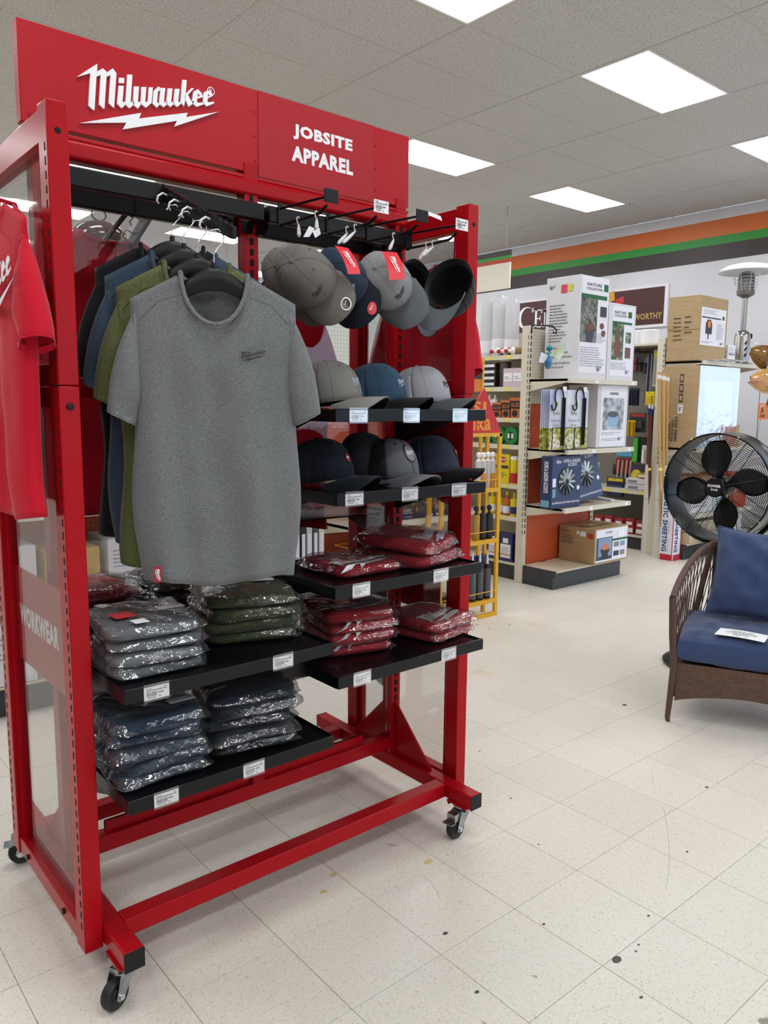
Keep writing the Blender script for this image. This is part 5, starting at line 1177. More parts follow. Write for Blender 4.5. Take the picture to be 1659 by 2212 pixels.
ax_ = P(1047, 838, Y=YF0); hw_ = P(1083, 936, Y=YF0).x-ax_.x
hp = MB(frame((ax_.x, YF0, ZT), (1, 0, 0), (0, 0, 1), (0, -1, 0))).prism([(-hw_*1.35, 0), (hw_, 0), (0, ax_.z-ZT)], -.012, 0).build('header_sign', mat('sika_red', 'c31a22', .4), SR)
OY = mat('header_yellow', 'e28a2c', .5); mb = MB(); q1 = P(1004, 931, Y=YF0); text(mb, 'Sika', frame((q1.x, YF0-.001, q1.z), (1, 0, 0), (0, 0, 1), (0, -1, 0)), h=.115, width=P(1060, 930, Y=YF0).x-q1.x, bold=.032); q1 = P(1019, 893, Y=YF0); text(mb, 'SI', frame((q1.x, YF0-.001, q1.z), (1, 0, 0), (0, 0, 1), (0, -1, 0)), h=.08, bold=.032, width=P(1050, 893, Y=YF0).x-q1.x); mb.build('header_lettering', OY, hp)
def tube_item(name, lab, px, zs, r, h, m, grp, capm=None, noz=None, band=None, y=YF0+.055):
    x = P(px, 1100, Y=y).x; t = cyl(name, lab, 'cartridge', (x, y, zs-.0055), r, h, m, grp, lab=band)
    if noz == 'cone': MB().lathe([(0, h), (.012, h), (.009, h+.02), (.004, h+.10), (0, h+.10)], 10).build('nozzle', WP, t, smooth=50)
    elif noz == 'knob': MB().lathe([(0, h), (.02, h), (.008, h+.012), (.008, h+.022), (.018, h+.03), (.018, h+.05), (.008, h+.06), (0, h+.06)], 12).build('cap', capm or WP, t, smooth=40)
og = ['rightmost', 'second from right', 'third from right', 'fourth from right', 'fifth from right']
for k in range(4): tube_item('twin_cartridge', 'amber twin cartridge with white cap, top shelf of the yellow rack, '+og[k], 1061-10*k, SZ[0], .022, .19, AMB if k % 2 == 0 else MILK, 'amber cartridges in the yellow rack', WP, 'knob', (.55, .99, MILK), y=YF0+.05+.02*(k % 2))
for k in range(3): tube_item('adhesive_tube', ('black' if k < 2 else 'gold')+' adhesive tube on the middle shelf of the yellow rack, '+og[k], 1057-14*k, SZ[1], .027, .18, BKB if k < 2 else mat('gold_tube', 'b08a3c', .35), 'tubes on the middle yellow rack shelf', BKB, 'knob', (.1, .9, mat('label_black', '2a2a2e', .5)) if k < 2 else None)
for k in range(3): tube_item('sealant_cartridge', 'black sealant cartridge with white nozzle at the rack bottom, '+og[k], 1056-16*k, SZ[2], .027, .25, BKB, 'black cartridges at the rack bottom', None, 'cone', (.06, .88, mat('label_grey', '55585c', .4)))
for k in range(3): carton('product_box', 'blue box behind the black cartridges in the yellow rack, '+og[k], 'box', (3.98-.13*k, 4.09-.13*k, YF0+.085, YF0+.125, SZ[2]-.005, SZ[2]+.30), BLT, [('F', .1, .9, .55, .8, LBL)], 'blue boxes in the yellow rack')
YS2 = thing('sign_stand', 'tall yellow framed sign stand behind the yellow rack', 'sign stand', (4.14, 3.93, 0)); q1 = P(1043, 846, Y=3.93); q2 = P(1043, 772, Y=3.93)
MB().box(q1.x-.02, q1.x, 3.92, 3.94, 0, q2.z).build('post', YEL, YS2); MB().box(q1.x-.46, q1.x-.44, 3.92, 3.94, 0, q2.z).build('post', YEL, YS2)
MB().box(q1.x-.44, q1.x-.02, 3.925, 3.935, q1.z, q2.z).build('sign_card', mat('card_orange', 'cf7a20', .5), YS2); MB().box(q1.x-.44, q1.x-.02, 3.922, 3.926, q1.z+.09, q2.z-.03).build('dark_panel', BKB, YS2); MB().box(q1.x-.44, q1.x-.02, 3.92, 3.94, q2.z-.03, q2.z).build('top_rail', YEL, YS2)
# ------------------------------------------------------------------ endcap behind the right bay
B = (P(868, 1118, Y=3.8).x, P(977, 1103, Y=3.8).x, 3.8, 4.0, .731, .731+.15); a_ = P(872, 1078, Y=3.8).z
carton('garden_light_box', 'dark garden light box with photo print behind the rack', 'box', (B[0], B[1], 3.8, 4.0, .732, a_), BLU, [('F', 0, 1, .2, 1, photo_mat('photo_lights', ('0f1512', '24382a', '5a5040', 'b9b0a0'), 18)), ('F', .42, .5, .6, .85, [(0, .5), (.4, .6), (.5, 1), (.6, .6), (1, .5), (.6, .4), (.5, 0), (.4, .4)], mat('print_yellow', 'e0c83a', .5)), ('F', .02, .22, .25, .5, '=3', LBL), ('F', .55, .6, .03, .15, CIRC, LBL), ('F', .66, .71, .03, .15, CIRC, LBL), ('F', .77, .82, .03, .15, CIRC, LBL), ('F', .05, .2, .05, .15, '=1', LBL), ('F', .5, .62, .5, .8, mat('print_redplant', '8e3a30', .5))])
for k in range(5):
    x = RUNX[1]+.06+.18*k; t = thing('wire_basket', 'yellow wire basket on the endcap behind the rack, '+['first', 'second', 'third', 'fourth', 'fifth'][k]+' from left', 'basket', (x, 3.8, .462), 'yellow wire baskets')
    for z in (.463, .52, .58): MB().tube([(x, 3.78, z), (x+.15, 3.78, z), (x+.15, 3.98, z), (x, 3.98, z)], .003, 5, closed=True).build('wire_ring', YEL, t)
    for q in range(6): MB().tube([(x+.03*q, 3.78, .463), (x+.03*q, 3.78, .58)], .0025, 4).build('wire', YEL, t)
    cyl('spool', 'small amber spool in a yellow wire basket, '+['first', 'second', 'third', 'fourth', 'fifth'][k]+' from left', 'spool', (x+.075, 3.88, .466), .05, .09, AMB, 'spools in the wire baskets')
for k, (x, c, h_) in enumerate(((.05, 'a8392e', .22), (.2, '33533b', .2), (.34, '8a4a2a', .18), (.48, '3a3f6a', .22), (.62, 'a8392e', .2), (.77, '4a4a4e', .2))):
    carton('product_box', f'{["red", "green", "brown", "blue", "second red", "grey"][k]} box on the base of the endcap behind the rack', 'box', (RUNX[1]+x, RUNX[1]+x+.12, 3.85, 4.05, .157, .157+h_), mat('pc'+c, c, .5), [('F', .1, .9, .4, .8, LBL)], 'boxes on the endcap base behind the rack')
for k in range(6): carton('book', ['white', 'grey', 'black', 'pale', 'dark grey', 'cream'][k]+' upright binder left of the orange back panel', 'book', (2.50+.045*k, 2.54+.045*k, 3.85, 4.05, 0, .78), mat('bk%d' % k, ('dcd8d2', '9a9a9c', '222226', 'c9c9cc', '4a4a50', 'd8d0c0')[k], .5), [('F', .2, .8, .6, .9, LBL)], 'upright binders behind the rack')
# ------------------------------------------------------------------ far-left endcap seen through the rack
for k, (x, w_, z, h_, c, lab) in enumerate(((.76, .28, .157, .30, 'd9d9dc', 'white carton on the base of the far left endcap'), (1.1, .4, .157, .26, 'c9c7c0', 'wide pale carton on the base of the far left endcap'), (.76, .3, .553, .26, 'd8d9de', 'white carton with scroll print on the far left endcap'), (1.1, .26, .553, .22, 'c9a548', 'yellow carton on the second shelf of the far left endcap'), (1.4, .25, .553, .25, 'dfe3ea', 'pale blue carton on the far left endcap, second shelf right'),
     (.78, .34, .973, .20, 'cfcac2', 'pale carton on the third shelf of the far left endcap'), (1.16, .20, .973, .24, 'e4e4ea', 'white carton on the third shelf right, far left endcap'), (1.4, .24, .973, .2, 'b9a888', 'tan carton on the third shelf of the far left endcap'), (.78, .22, 1.333, .3, 'bdb8ae', 'grey bagged hardware carton on the far left endcap'), (1.05, .24, 1.333, .25, 'd8cfa8', 'cream carton on the fourth shelf, far left endcap'), (1.35, .28, 1.333, .28, '8f9296', 'grey carton on the fourth shelf, far left endcap'))):
    carton('stock_carton', lab, 'box', (RUNX[0]-.73+x, RUNX[0]-.73+x+w_, 3.8, 4.1, z, z+h_), mat('sc'+c, c, .6), [('F', .1, .6, .4, .8, '=5', TXG), ('F', .7, .92, .1, .3, LBL)], 'cartons on the far left endcap')
DF = thing('bird_feeder', 'brown domed bird feeder with purple card, seen above the hung shirts', 'bird feeder', P(218, 580, Y=3.9)); dc = P(218, 500, Y=3.9); rd = P(275, 500, Y=3.9).x-dc.x; zb = 1.753
BRN = clear('brown_dome', tint='8a6a62', gloss=.5, haze=.5, hazecol='54362f')
MB(Matrix.Translation((dc.x, 3.92, dc.z-.03))).lathe([(rd*math.cos(pi/2*j/10), rd*.62*math.sin(pi/2*j/10)) for j in range(11)], 28).build('dome', BRN, DF, smooth=60)
MB(Matrix.Translation((dc.x, 3.92, zb))).lathe([(0, 0), (rd*.55, 0), (rd*.6, .02), (rd*.85, dc.z-.05-zb), (rd*.8, dc.z-.05-zb), (0, dc.z-.05-zb)], 24).build('seed_tank', clear('clear_tank', tint='d8d4d0', gloss=.4, haze=.25, hazecol='b8b2ac'), DF, smooth=50)
MB().box(dc.x-rd*.25, dc.x+rd*.5, 3.92-rd*.9, 3.92-rd*.88, zb+.03, dc.z-.07).build('purple_card', mat('card_purple', '4a3568', .5), DF)
mb = MB()
for k in range(3): text(mb, ('Simple Release &', 'Easy to Assemble', 'Wild Bird Feeder')[k], frame((dc.x-rd*.18, 3.92-rd*.905, dc.z-.12-.03*k), (1, 0, 0), (0, 0, 1), (0, -1, 0)), h=.014, width=rd*.6)
mb.build('printing', LBL, DF)
MB().tube([(dc.x+.035*math.cos(2*pi*j/14), 3.92, dc.z-.03+rd*.62+.03+.028*math.sin(2*pi*j/14)) for j in range(14)], .004, 5, closed=True).build('hanging_ring', BLACK, DF)
RH = thing('rear_waterfall_arm', 'second black waterfall arm with white hooks, on the rack rear side', 'display arm', (.98, 2.26, 2.0))
MB(frame((.985, 0, 0), (0, 1, 0), (0, 0, 1), (1, 0, 0))).prism([(2.25, 2.05), (2.56, 1.90), (2.56, 1.875), (2.25, 2.01)], 0, .012).build('arm', BLACK, RH)
for y in (2.30, 2.36, 2.42, 2.48): z = 2.04-(y-2.25)*.48; MB().tube([(.985, y, z), (.965, y, z+.01), (.95, y, z-.008), (.955, y, z-.02)], .003, 6).build('white_hook', MATS['hook_white'], RH)
# ================================================================== second endcap (right) and its stock
E2X0, E2X1 = 7.08, 8.34
E2T = P(1499, 778, Y=3.80).z; E2M = P(1478, 967, Y=3.95).z
t = endcap(E2X0, E2X1, (.45, E2M, E2T), 'cream endcap shelving at the right with cartons and a patio heater', top=2.16, orange=False)
EC.append(t)
a = P(1505, 778, Y=3.80); B = (a.x, P(1566, 772, Y=3.80).x, 3.80, 4.12, E2T+.003, P(1505, 634, Y=3.80).z)
carton('brown_carton', 'brown carton with a white fire pit label on top of the right endcap', 'box', B, CARD, [('F', .06, .94, .24, .82, LBL), ('F', .08, .92, .66, .68, TXD), ('F', .14, .62, .72, .80, '=3', TXG), ('F', .76, .92, .62, .74, mat('leaf_white', 'f0f2f0', .5)), ('F', .8, .88, .66, .72, GRN), ('F', .2, .48, .42, .64, [(.1, 0), (.1, .7), (.3, 1), (.7, 1), (.9, .7), (.9, 0)], mat('pit_black', '17181a', .4)), ('F', .30, .40, .52, .62, MATS['flame']), ('F', .31, .345, .34, .42, MATS['pit_black']), ('F', .62, .88, .34, .60, '=9', TXG), ('F', .1, .6, .27, .31, '=2', TXG), ('F', .74, .92, .26, .31, '#bar', INK),
  ('L', .2, .5, .30, .70, '=6', mat('print_brown', '4a3a28', .6)), ('L', .55, .8, .4, .72, '=4', MATS['print_brown']), ('L', 0, 1, .48, .495, TAPE), ('L', 0, .2, .5, .56, TAPE)])
# tall carton under it, front wrapped in glossy white film
a = P(1512, 800, Y=3.77); B = (7.12, P(1597, 800, Y=3.77).x, 3.77, 4.14, E2M+.003, E2T-.045)
B = (a.x, B[1], B[2], B[3], B[4], B[5])
tc_ = carton('brown_carton', 'tall brown carton with film-wrapped white front under the top shelf', 'box', B, CARD, [('F', .0, 1, 0, 1, mat('foam_white', 'd9dbdc', .5, c2='cfd2d4', nscale=5)), ('F', .17, .86, .24, .82, mat('white_film', 'e4e8ec', .05, spec=1, coat=1)),
  ('L', .47, .58, .80, .90, TXD), ('L', .49, .56, .82, .88, CARD), ('L', .47, .58, .68, .78, TXD), ('L', .49, .56, .70, .76, CARD), ('L', .47, .58, .56, .66, TXD), ('L', .49, .56, .58, .64, CARD), ('L', .46, .60, .42, .53, LBL), ('L', .48, .58, .43, .52, '#bar', INK), ('L', .16, .28, .08, .30, '|MADE IN CHINA', TXD), ('L', .30, .38, .08, .34, '|C.NO. 10 OF 216', TXD), ('L', .40, .48, .08, .38, '|P.O.NO. 0785843', TXD), ('L', .0, .14, .55, .62, TAPE)])
MB().box(B[0]-.004, B[1]+.004, B[2]-.01, B[2]-.006, B[4], B[5]).build('clear_wrap', clear('wrap_film', gloss=.5, rough=.06, bump=.5, bscale=8), tc_)
carton('small_carton', 'small brown carton edge beside the film-wrapped carton', 'box', (B[1]+.02, B[1]+.16, 3.8, 4.0, E2M+.003, E2M+.22), CARD, [('L', .1, .9, .2, .8, TAPE)])
for k, (pl, pr) in enumerate(((1529, 1560), (1548, 1588), (1570, 1625))):
    z = E2T+.003+.012*k; a = P(pl, 770, Y=3.74).x; b = P(pr, 770, Y=3.74).x; t = thing('loose_paper', 'white flyer lying on the top shelf edge, '+['lowest', 'middle', 'top'][k]+' of three', 'paper', (a, 3.72, z), 'flyers on the right endcap')
    MB().grid(lambda u, v: (a+(b-a)*u, 3.70+.09*v, z+.004*math.sin(u*5+k)), 6, 2).build('sheet', PAPER, t, smooth=60, solid=.002)
# patio heater
hx = P(1606, 700, Y=3.98).x; hz = E2T+.003; HT = P(1608, 567, Y=3.98).z-hz; s_ = HT/.92
PH = thing('patio_heater', 'stainless tabletop patio heater with white dish on the right endcap', 'patio heater', (hx, 3.98, hz)); HM_ = Matrix.Translation((hx, 3.98, hz)) @ Matrix.Scale(s_, 4)
STEEL = mat('brushed_steel', 'b8b6b4', .25, .95, c2='8f8c8a', nscale=12, stretch=(6, 6, .3))
MB(HM_).lathe([(0, 0), (.11, 0), (.115, .012), (.075, .03), (.07, .035), (.07, .26), (.06, .30), (.034, .32), (0, .32)], 24).build('tank_body', STEEL, PH, smooth=40)
MB(HM_).lathe([(.024, .31), (.024, .62)], 14).build('post', STEEL, PH, smooth=40)
MB(HM_).lathe([(.024, .61), (.075, .64), (.078, .67), (.07, .67), (.07, .80), (.055, .84), (0, .85)], 24).build('burner', mat('burner_mesh', '8d8b88', .45, .8, c2='5a5856', nscale=90), PH, smooth=40)
mb = MB(HM_)
for k in range(6): z = .68+.028*k; r = .085+.022*math.sin(pi*k/7)+.01*k/5; mb.tube([(r*math.cos(2*pi*j/24), r*math.sin(2*pi*j/24), z) for j in range(24)], .0022, 4, closed=True)
for j in range(8): a = 2*pi*j/8; mb.tube([(.078*math.cos(a), .078*math.sin(a), .665), (.105*math.cos(a), .105*math.sin(a), .74), (.115*math.cos(a), .115*math.sin(a), .83)], .002, 4)
mb.build('wire_guard', CHROME, PH, kind='stuff')
MB(HM_).lathe([(0, .918), (.09, .915), (.18, .895), (.235, .865), (.25, .845), (.246, .838), (.23, .855), (.17, .88), (0, .90)], 36).build('dish', mat('dish_white', 'e4e6ea', .25), PH, smooth=50)
MB(HM_ @ Matrix.Translation((.075, -.03, .27))).lathe([(0, -.02), (.02, -.02), (.026, .005), (.02, .025), (0, .025)], 12).build('knob', BLACKP, PH, smooth=40)
for k in range(3): MB(HM_ @ frame((-.045, -.0565, .09+.055*k), (.8, -.6, 0), (0, 0, 1), (-.6, -.8, 0))).flat([(-.012, .0), (.0, -.014), (.014, .022), (.004, .02)], .004).build('vent', HOLE, PH)
mt = MB(HM_ @ frame((.07, -.075, .12), (1, 0, 0), (.1, 0, 1), (0, -1, 0))); mt.box(0, .085, 0, .10, 0, .002); mt.m = 1; mt.box(.01, .075, .02, .08, .002, .0024); mt.build('hang_tag', [PAPER, mat('tag_text', 'c9c9cb', .6)], PH)
carton('display_card', 'small white display card standing beside the heater', 'card', (P(1572, 770, Y=3.86).x, P(1588, 770, Y=3.86).x, 3.86, 3.88, E2T+.003, E2T+.19), LBL, [('F', .1, .9, .45, .6, 'GALLA', TXD), ('F', .1, .9, .65, .9, '=3', TXG), ('F', .3, .7, .08, .2, CIRC, TXD)])
# stock lower down, mostly behind the fan
for k, (x, w_, z, h_, c, lab) in enumerate(((7.12, .42, .453, .27, 'd8d8dc', 'white printed carton on the lowest shelf of the right endcap'), (7.12, .5, .76, .05, 'a07850', 'flat brown board on the lowest shelf stack, right endcap'), (7.56, .3, .453, .24, 'c9d4dc', 'pale blue carton on the right endcap behind the fan'), (7.9, .36, .453, .36, 'b9482a', 'orange red carton on the right endcap behind the fan'),
     (7.14, .5, .157, .10, 'cdb795', 'tan flat carton on the base, lower one'), (7.15, .48, .262, .10, 'd4c2a4', 'tan flat carton on the base, upper one'), (7.7, .5, .157, .24, 'd9dde2', 'white carton on the right endcap base behind the fan'), (7.62, .3, E2M+.003, .5, 'd8cf9a', 'yellowish carton on the middle shelf beyond the wrapped one'))):
    if k == 7: continue
    carton('stock_carton', lab, 'box', (x, x+w_, 3.80, 4.12, z, z+h_), mat('sd'+c, c, .6), [('F', .08, .92, .2, .8, '=5', TXG), ('L', .1, .9, .2, .8, '=5', TXG)])
carton('light_blue_box', 'pale blue flat box leaning on the floor beside the right endcap base', 'box', (7.32, 7.62, 3.60, 3.66, .001, .27), mat('pale_blue', '9dbbd4', .35), [('F', .05, .95, .08, .9, mat('pale_blue2', 'c4d8e6', .35))])
FB_ = thing('foil_bag', 'crumpled silver foil bag on the floor behind the chair', 'bag', (7.30, 3.45, 0))
MB().loft([[(7.32+.13*(1-q)**.7*math.cos(2*pi*j/14)*(1+.25*nz(j*.9, q*4)), 3.43+.09*(1-q)**.7*math.sin(2*pi*j/14), .26*q+.001) for j in range(14)] for q in (0, .2, .4, .6, .8, .96)]).build('bag_body', mat('foil', 'b9bcc0', .25, .7, bump=.6, bscale=25, bdist=.01), FB_)
# pipes with poles
PVC = mat('pvc', 'dedcd6', .35, c2='d4d2cb', nscale=5)
def pipe(px0, px1, pyt, lab, y):
    a, b = P(px0, 1190, Y=y), P(px1, 1190, Y=y); r = (b.x-a.x)*.40; cx = (a.x+b.x)/2; zt = P((px0+px1)/2, pyt, Y=y).z
    t = thing('plastic_pipe', lab, 'pipe', (cx, y, 0)); MB(Matrix.Translation((cx, y, 0))).lathe([(r, 0), (r, zt), (r-.004, zt), (r-.004, .004), (0, .004)], 28).build('pipe_wall', PVC, t, smooth=40)
    MB(Matrix.Translation((cx, y, 0))).lathe([(r+.0008, zt*.62), (r+.0008, zt*.625)], 28).build('joint_line', mat('joint_grey', '9c9a95', .6), t)
    p = P((px0+px1)/2-4, pyt+9, Y=y-r-.002); MB().box(p.x-.02, p.x+.05, y-r-.004, y-r-.001, p.z-.012, p.z+.012).build('price_tag', MATS['tag_yellow'], t); return cx, y, r
g1 = pipe(1391, 1417, 1005, 'white plastic pipe bin holding red-brown handles', 4.24); g2 = pipe(1416, 1442, 1005, 'white plastic pipe bin holding bare wooden dowels', 4.06)
WOOD = mat('dowel_wood', 'd2ad72', .55, c2='bd955a', nscale=20, stretch=(6, 6, .4)); MOP = mat('mop_handle', '5e2a22', .35)
for k, px in enumerate((1423, 1428.5, 1434, 1439.5, 1444)):
    y = g2[1]+(-.02, .02, -.025, .015, -.01)[k]; q = P(px, 803+k*1.5, Y=y); t = thing('wooden_dowel', 'bare wooden dowel in the pipe bin, '+['leftmost', 'second from left', 'middle one', 'second from right', 'rightmost'][k], 'dowel', (q.x, y, .005), 'wooden dowels in the pipe bin')
    b_ = g2[0]+(k-2)*.018; MB().tube([(b_, y, .006), (q.x, y, q.z)], .0125, 10).build('dowel_rod', WOOD, t, smooth=40); MB().tube([(b_+(q.x-b_)*.965, y, q.z*.965), (b_+(q.x-b_)*.985, y, q.z*.985)], .0132, 10).build('paper_band', PAPER, t)
for k, px in enumerate((1403, 1409.5, 1416)):
    y = g1[1]+(-.015, .02, -.02)[k]; q = P(px, (882, 884, 880)[k], Y=y); t = thing('broom_handle', 'red-brown broom handle in the pipe bin, '+['left', 'middle', 'right'][k]+' one', 'handle', (q.x, y, .005), 'broom handles in the pipe bin')
    b_ = g1[0]+(k-1)*.022; L_ = lambda f: (b_+(q.x-b_)*f, y, .006+(q.z-.006)*f); MB().tube([L_(0), L_(1)], .0145, 10).build('handle_rod', MOP, t, smooth=40); MB().tube([L_(.955), L_(1.0)], .0152, 10).build('blue_label', BLU, t); MB().tube([L_(1.0), L_(1.03)], .010, 10).build('threaded_tip', WP, t)
# plastic sheeting box
B = (6.935, 7.075, 3.86, 4.0, .001, P(1448, 1058, X=6.94).z); REDL = mat('print_red', 'b81f38', .45); BLUL = mat('print_royal', '1d3f86', .45)
carton('sheeting_box', 'tall white box of plastic sheeting with red and blue lettering', 'box', B, LBL, [(f, *q) for f in 'LF' for q in ((.12, .50, .12, .97, '|PLASTIC SHEETING', BLUL), (.56, .82, .66, .97, '|HUSKY', REDL), (.04, .96, .0, .085, REDL), (.90, .96, .085, .98, REDL), (.58, .70, .38, .60, '=6', REDL), (.58, .70, .12, .32, '=6', REDL))])
# ------------------------------------------------------------------ hand tool wall
XT = 7.60
def blister(lab, px0, px1, py0, py1, x, c, body=None, cc=None, shape=None, cat='packaged tool', name='blister_pack', hookrod=True):
    """carded tool hanging on the pegboard wall: card, moulded body, hook"""
    y1_, y0_ = P(px0, 900, X=x).y, P(px1, 900, X=x).y; z1, z0 = P((px0+px1)/2, py0, X=x).z, P((px0+px1)/2, py1, X=x).z
    t = thing(name, lab, cat, (x, (y0_+y1_)/2, z0)); w_ = y1_-y0_
    MB().box(x, x+.006, y0_, y1_, z0, z1).build('backing_card', mat('tc'+c, c, .45), t)
    if body:
        M = frame((x-.001, y1_, z0), (0, -1, 0), (0, 0, 1), (-1, 0, 0)); h_ = z1-z0
        for s_ in shape or [[(.2, .1), (.8, .1), (.8, .7), (.2, .7)]]: MB(M).prism([(u*w_, v*h_) for u, v in s_], 0, .025).build('tool_body', mat('tb'+body, body, .4), t, bevel=.003)
    if cc: MB(frame((x-.002, y1_, z0), (0, -1, 0), (0, 0, 1), (-1, 0, 0))).box(.08*w_, .92*w_, .80*(z1-z0), .96*(z1-z0), 0, .001).build('card_header', mat('tb'+cc, cc, .4), t)
    if hookrod: MB().tube([(x-.05, (y0_+y1_)/2, z1-.015), (XT+.02, (y0_+y1_)/2, z1-.02)], .003, 5).build('peg_rod', CHROME, t)
    return t
blister('clear bag of tools with a yellow header on the tool wall', 1405, 1424, 755, 835, 7.45, 'b9b4a6', '8a8578', 'd8c22a')
blister('yellow tagged bag hanging below the yellow header bag', 1392, 1411, 846, 876, 7.42, 'e0c81e', 'c9a818')
blister('navy handled scraper with long steel shaft on the tool wall', 1392, 1402, 765, 872, 7.45, '8f8f92', '1f2a4a', None, [[(.1, 0), (.9, 0), (.9, .25), (.1, .25)], [(.35, .25), (.6, .25), (.7, 1), (.45, 1)]])
blister('bundle of dark navy brushes on the tool wall', 1358, 1378, 838, 876, 7.42, '1d2540', '141a2c', None, [[(.05 + .24*k, 0), (.2+.24*k, 0), (.2+.24*k, .9), (.05+.24*k, .9)] for k in range(4)])
blister('red handled screwdriver card at the left of the tool wall', 1364, 1374, 752, 806, 7.42, '3a3a3e', '7a2428', None, [[(.3, .1), (.7, .1), (.7, .6), (.3, .6)]])
blister('black blister pack with grey tool and red corner', 1360, 1396, 892, 934, 7.40, '232327', '3c3c42', 'a32a30', [[(.15, .15), (.85, .25), (.8, .6), (.1, .5)]])
blister('pair of yellow handled chisels under the black pack', 1357, 1373, 908, 942, 7.36, 'd8b81e', 'b88f18', None, [[(.1, 0), (.4, 0), (.4, .9), (.1, .9)], [(.55, 0), (.9, 0), (.9, .9), (.55, .9)]])
blister('black pack with bright green strip on the tool wall', 1373, 1400, 944, 999, 7.40, '1d1f22', '4fae3a', None, [[(.0, .0), (.38, .02), (.38, .95), (.06, .98)]])
blister('clear white bottle pack beside the broom handles', 1391, 1400, 962, 1002, 7.34, 'd8d8d6', 'ececea', None, [[(.2, .05), (.8, .05), (.75, .8), (.25, .8)]])
blister('roll of blue tray liners on the tool wall', 1338, 1373, 968, 988, 7.40, '3f7fae', '5a9ac4', None, [[(.02, .1), (.98, .1), (.98, .9), (.02, .9)]])
blister('red pack with grey rods on the tool wall', 1336, 1372, 990, 1024, 7.40, '9a2026', 'b9b4b0', None, [[(.12+.25*k, -.3), (.18+.25*k, -.3), (.24+.25*k, .9), (.18+.25*k, .9)] for k in range(4)])
blister('round purple and yellow scrubber pack near the pipe bins', 1371, 1396, 1004, 1047, 7.36, '3a3350', 'd6c23a', None, [[(.5+.45*math.cos(2*pi*j/14), .4+.36*math.sin(2*pi*j/14)) for j in range(14)]])
blister('navy sponge bag with yellow top behind the blue boxes', 1318, 1356, 1032, 1074, 7.36, '222846', '39406a', 'd6c23a', [[(.05, .05), (.95, .05), (.95, .6), (.05, .6)]])
for k in range(6): blister('grey packaged tool in the upper rows of the tool wall, '+['first', 'second', 'third', 'fourth', 'fifth', 'sixth'][k]+' from left', 1367+9.5*k, 1374+9.5*k, 772, 800+6*(k % 3), 7.50, ('77757a', '5c5a60', '8d8a86', '6a6468', '57565c', '8a8784')[k], '35353a')
for k in range(5): blister('small dark packaged tool in the lower row of the tool wall, '+['first', 'second', 'third', 'fourth', 'fifth'][k]+' from left', 1330+12*k, 1340+12*k, 1002+3*k, 1026+4*k, 7.50, ('4a3a3c', '6d6a66', '3a3f4a', '8a8580', '5a3034')[k], '2a2a2e')
PR = thing('wire_hooks', 'row of empty chrome peg hooks at the top of the tool wall', 'peg hook', (7.6, 4.9, 2.1))
for k in range(6):
    for z, px in ((2.07, 1370), (1.95, 1366)):
        y = P(px+5.5*k, 760, X=7.5).y; MB().tube([(XT+.004, y, z), (7.36, y, z-.005), (7.34, y, z+.02)], .0035, 5).build('hook_rod', BLACK, PR)
zr = .152
for k in range(5): carton('red_pack', 'red carded pack on the base of the tool gondola, '+ords[k], 'box', (7.24, 7.30, 4.36+.13*k, 4.47+.13*k, zr, zr+.15+.01*(k % 2)), mat('rp_red', '97212a', .4), [('L', .1, .9, .1, .4, WP), ('L', .2, .8, .6, .8, LBL)], 'red packs on the tool gondola base')
for k in range(2): carton('white_carton', 'flat white box on the tool gondola shelf, '+('lower', 'upper')[k], 'box', (7.25, 7.45, 4.32+.03*k, 4.62, .623+.062*k, .68+.062*k), WB, [('L', .1, .5, .2, .7, TXG)], 'flat white boxes')
carton('product_box', 'small amber box on top of the flat white boxes', 'box', (7.27, 7.37, 4.36, 4.5, .748, .80), mat('amber_box', 'b08a3a', .5), [('L', .1, .9, .3, .7, LBL)])
for k in range(2): cyl('paint_pail', 'white pail with wire handle on top of the tool gondola, '+('left', 'right')[k], 'pail', (7.62, P((1378, 1404)[k], 720, X=7.62).y, 2.135), .10, .17, WP, 'white pails', lab=(.2, .8, LBL))
MB().box(7.30, 7.9, 4.3, 9.4, 2.115, 2.134).build('top_shelf', CREAM, [o for o in bpy.data.objects if o.name.startswith('gondola_run')][-1])
# ------------------------------------------------------------------ right-hand slat display and orange sign
SL = thing('slat_display', 'dark grey slatwall display at the right edge behind the fan', 'display', (8.9, 3.3, 0))
for k in range(9): MB().box(8.5, 9.6, 3.30, 3.32, .05+.10*k, .14+.10*k).build('slat', mat('slat_grey', '3d4146', .5), SL)
MB().box(8.5, 9.6, 3.32, 3.34, 0, .95).build('backing', KICK, SL)
for k, (x, c, h_) in enumerate(((8.52, 'c9502a', .34), (8.76, 'd06a30', .28), (9.02, 'b8402a', .32))): carton('orange_carton', 'orange carton on the slat display seen through the fan, '+('left', 'middle', 'right')[k], 'box', (x, x+.22, 3.28, 3.5, .952, .952+h_), mat('oc'+c, c, .5), [('F', .1, .9, .5, .8, LBL)], 'orange cartons')
OS = thing('orange_sign', 'orange hanging sign at the right picture edge beside the endcap upright', 'sign', P(1650, 905, Y=3.72)); q1 = P(1636, 906, Y=3.72); q2 = P(1690, 872, Y=3.72)
MB().box(q1.x, q2.x, 3.715, 3.722, q1.z, q2.z).build('sign_board', mat('sign_orange', 'd4742a', .5), OS)
mb = MB(); text(mb, 'A', frame((q1.x+.05, 3.714, q1.z+.06), (1, 0, 0), (0, 0, 1), (0, -1, 0)), h=.07, bold=.035); text(mb, 'HOME', frame((q1.x+.045, 3.714, q1.z+.02), (1, 0, 0), (0, 0, 1), (0, -1, 0)), h=.03, bold=.03); mb.m = 1; text(mb, 'SHOW', frame((q1.x+.03, 3.714, q2.z-.045), (1, 0, .1), (-.1, 0, 1), (0, -1, 0)), h=.025); mb.build('sign_lettering', [INK, WHITE], OS)
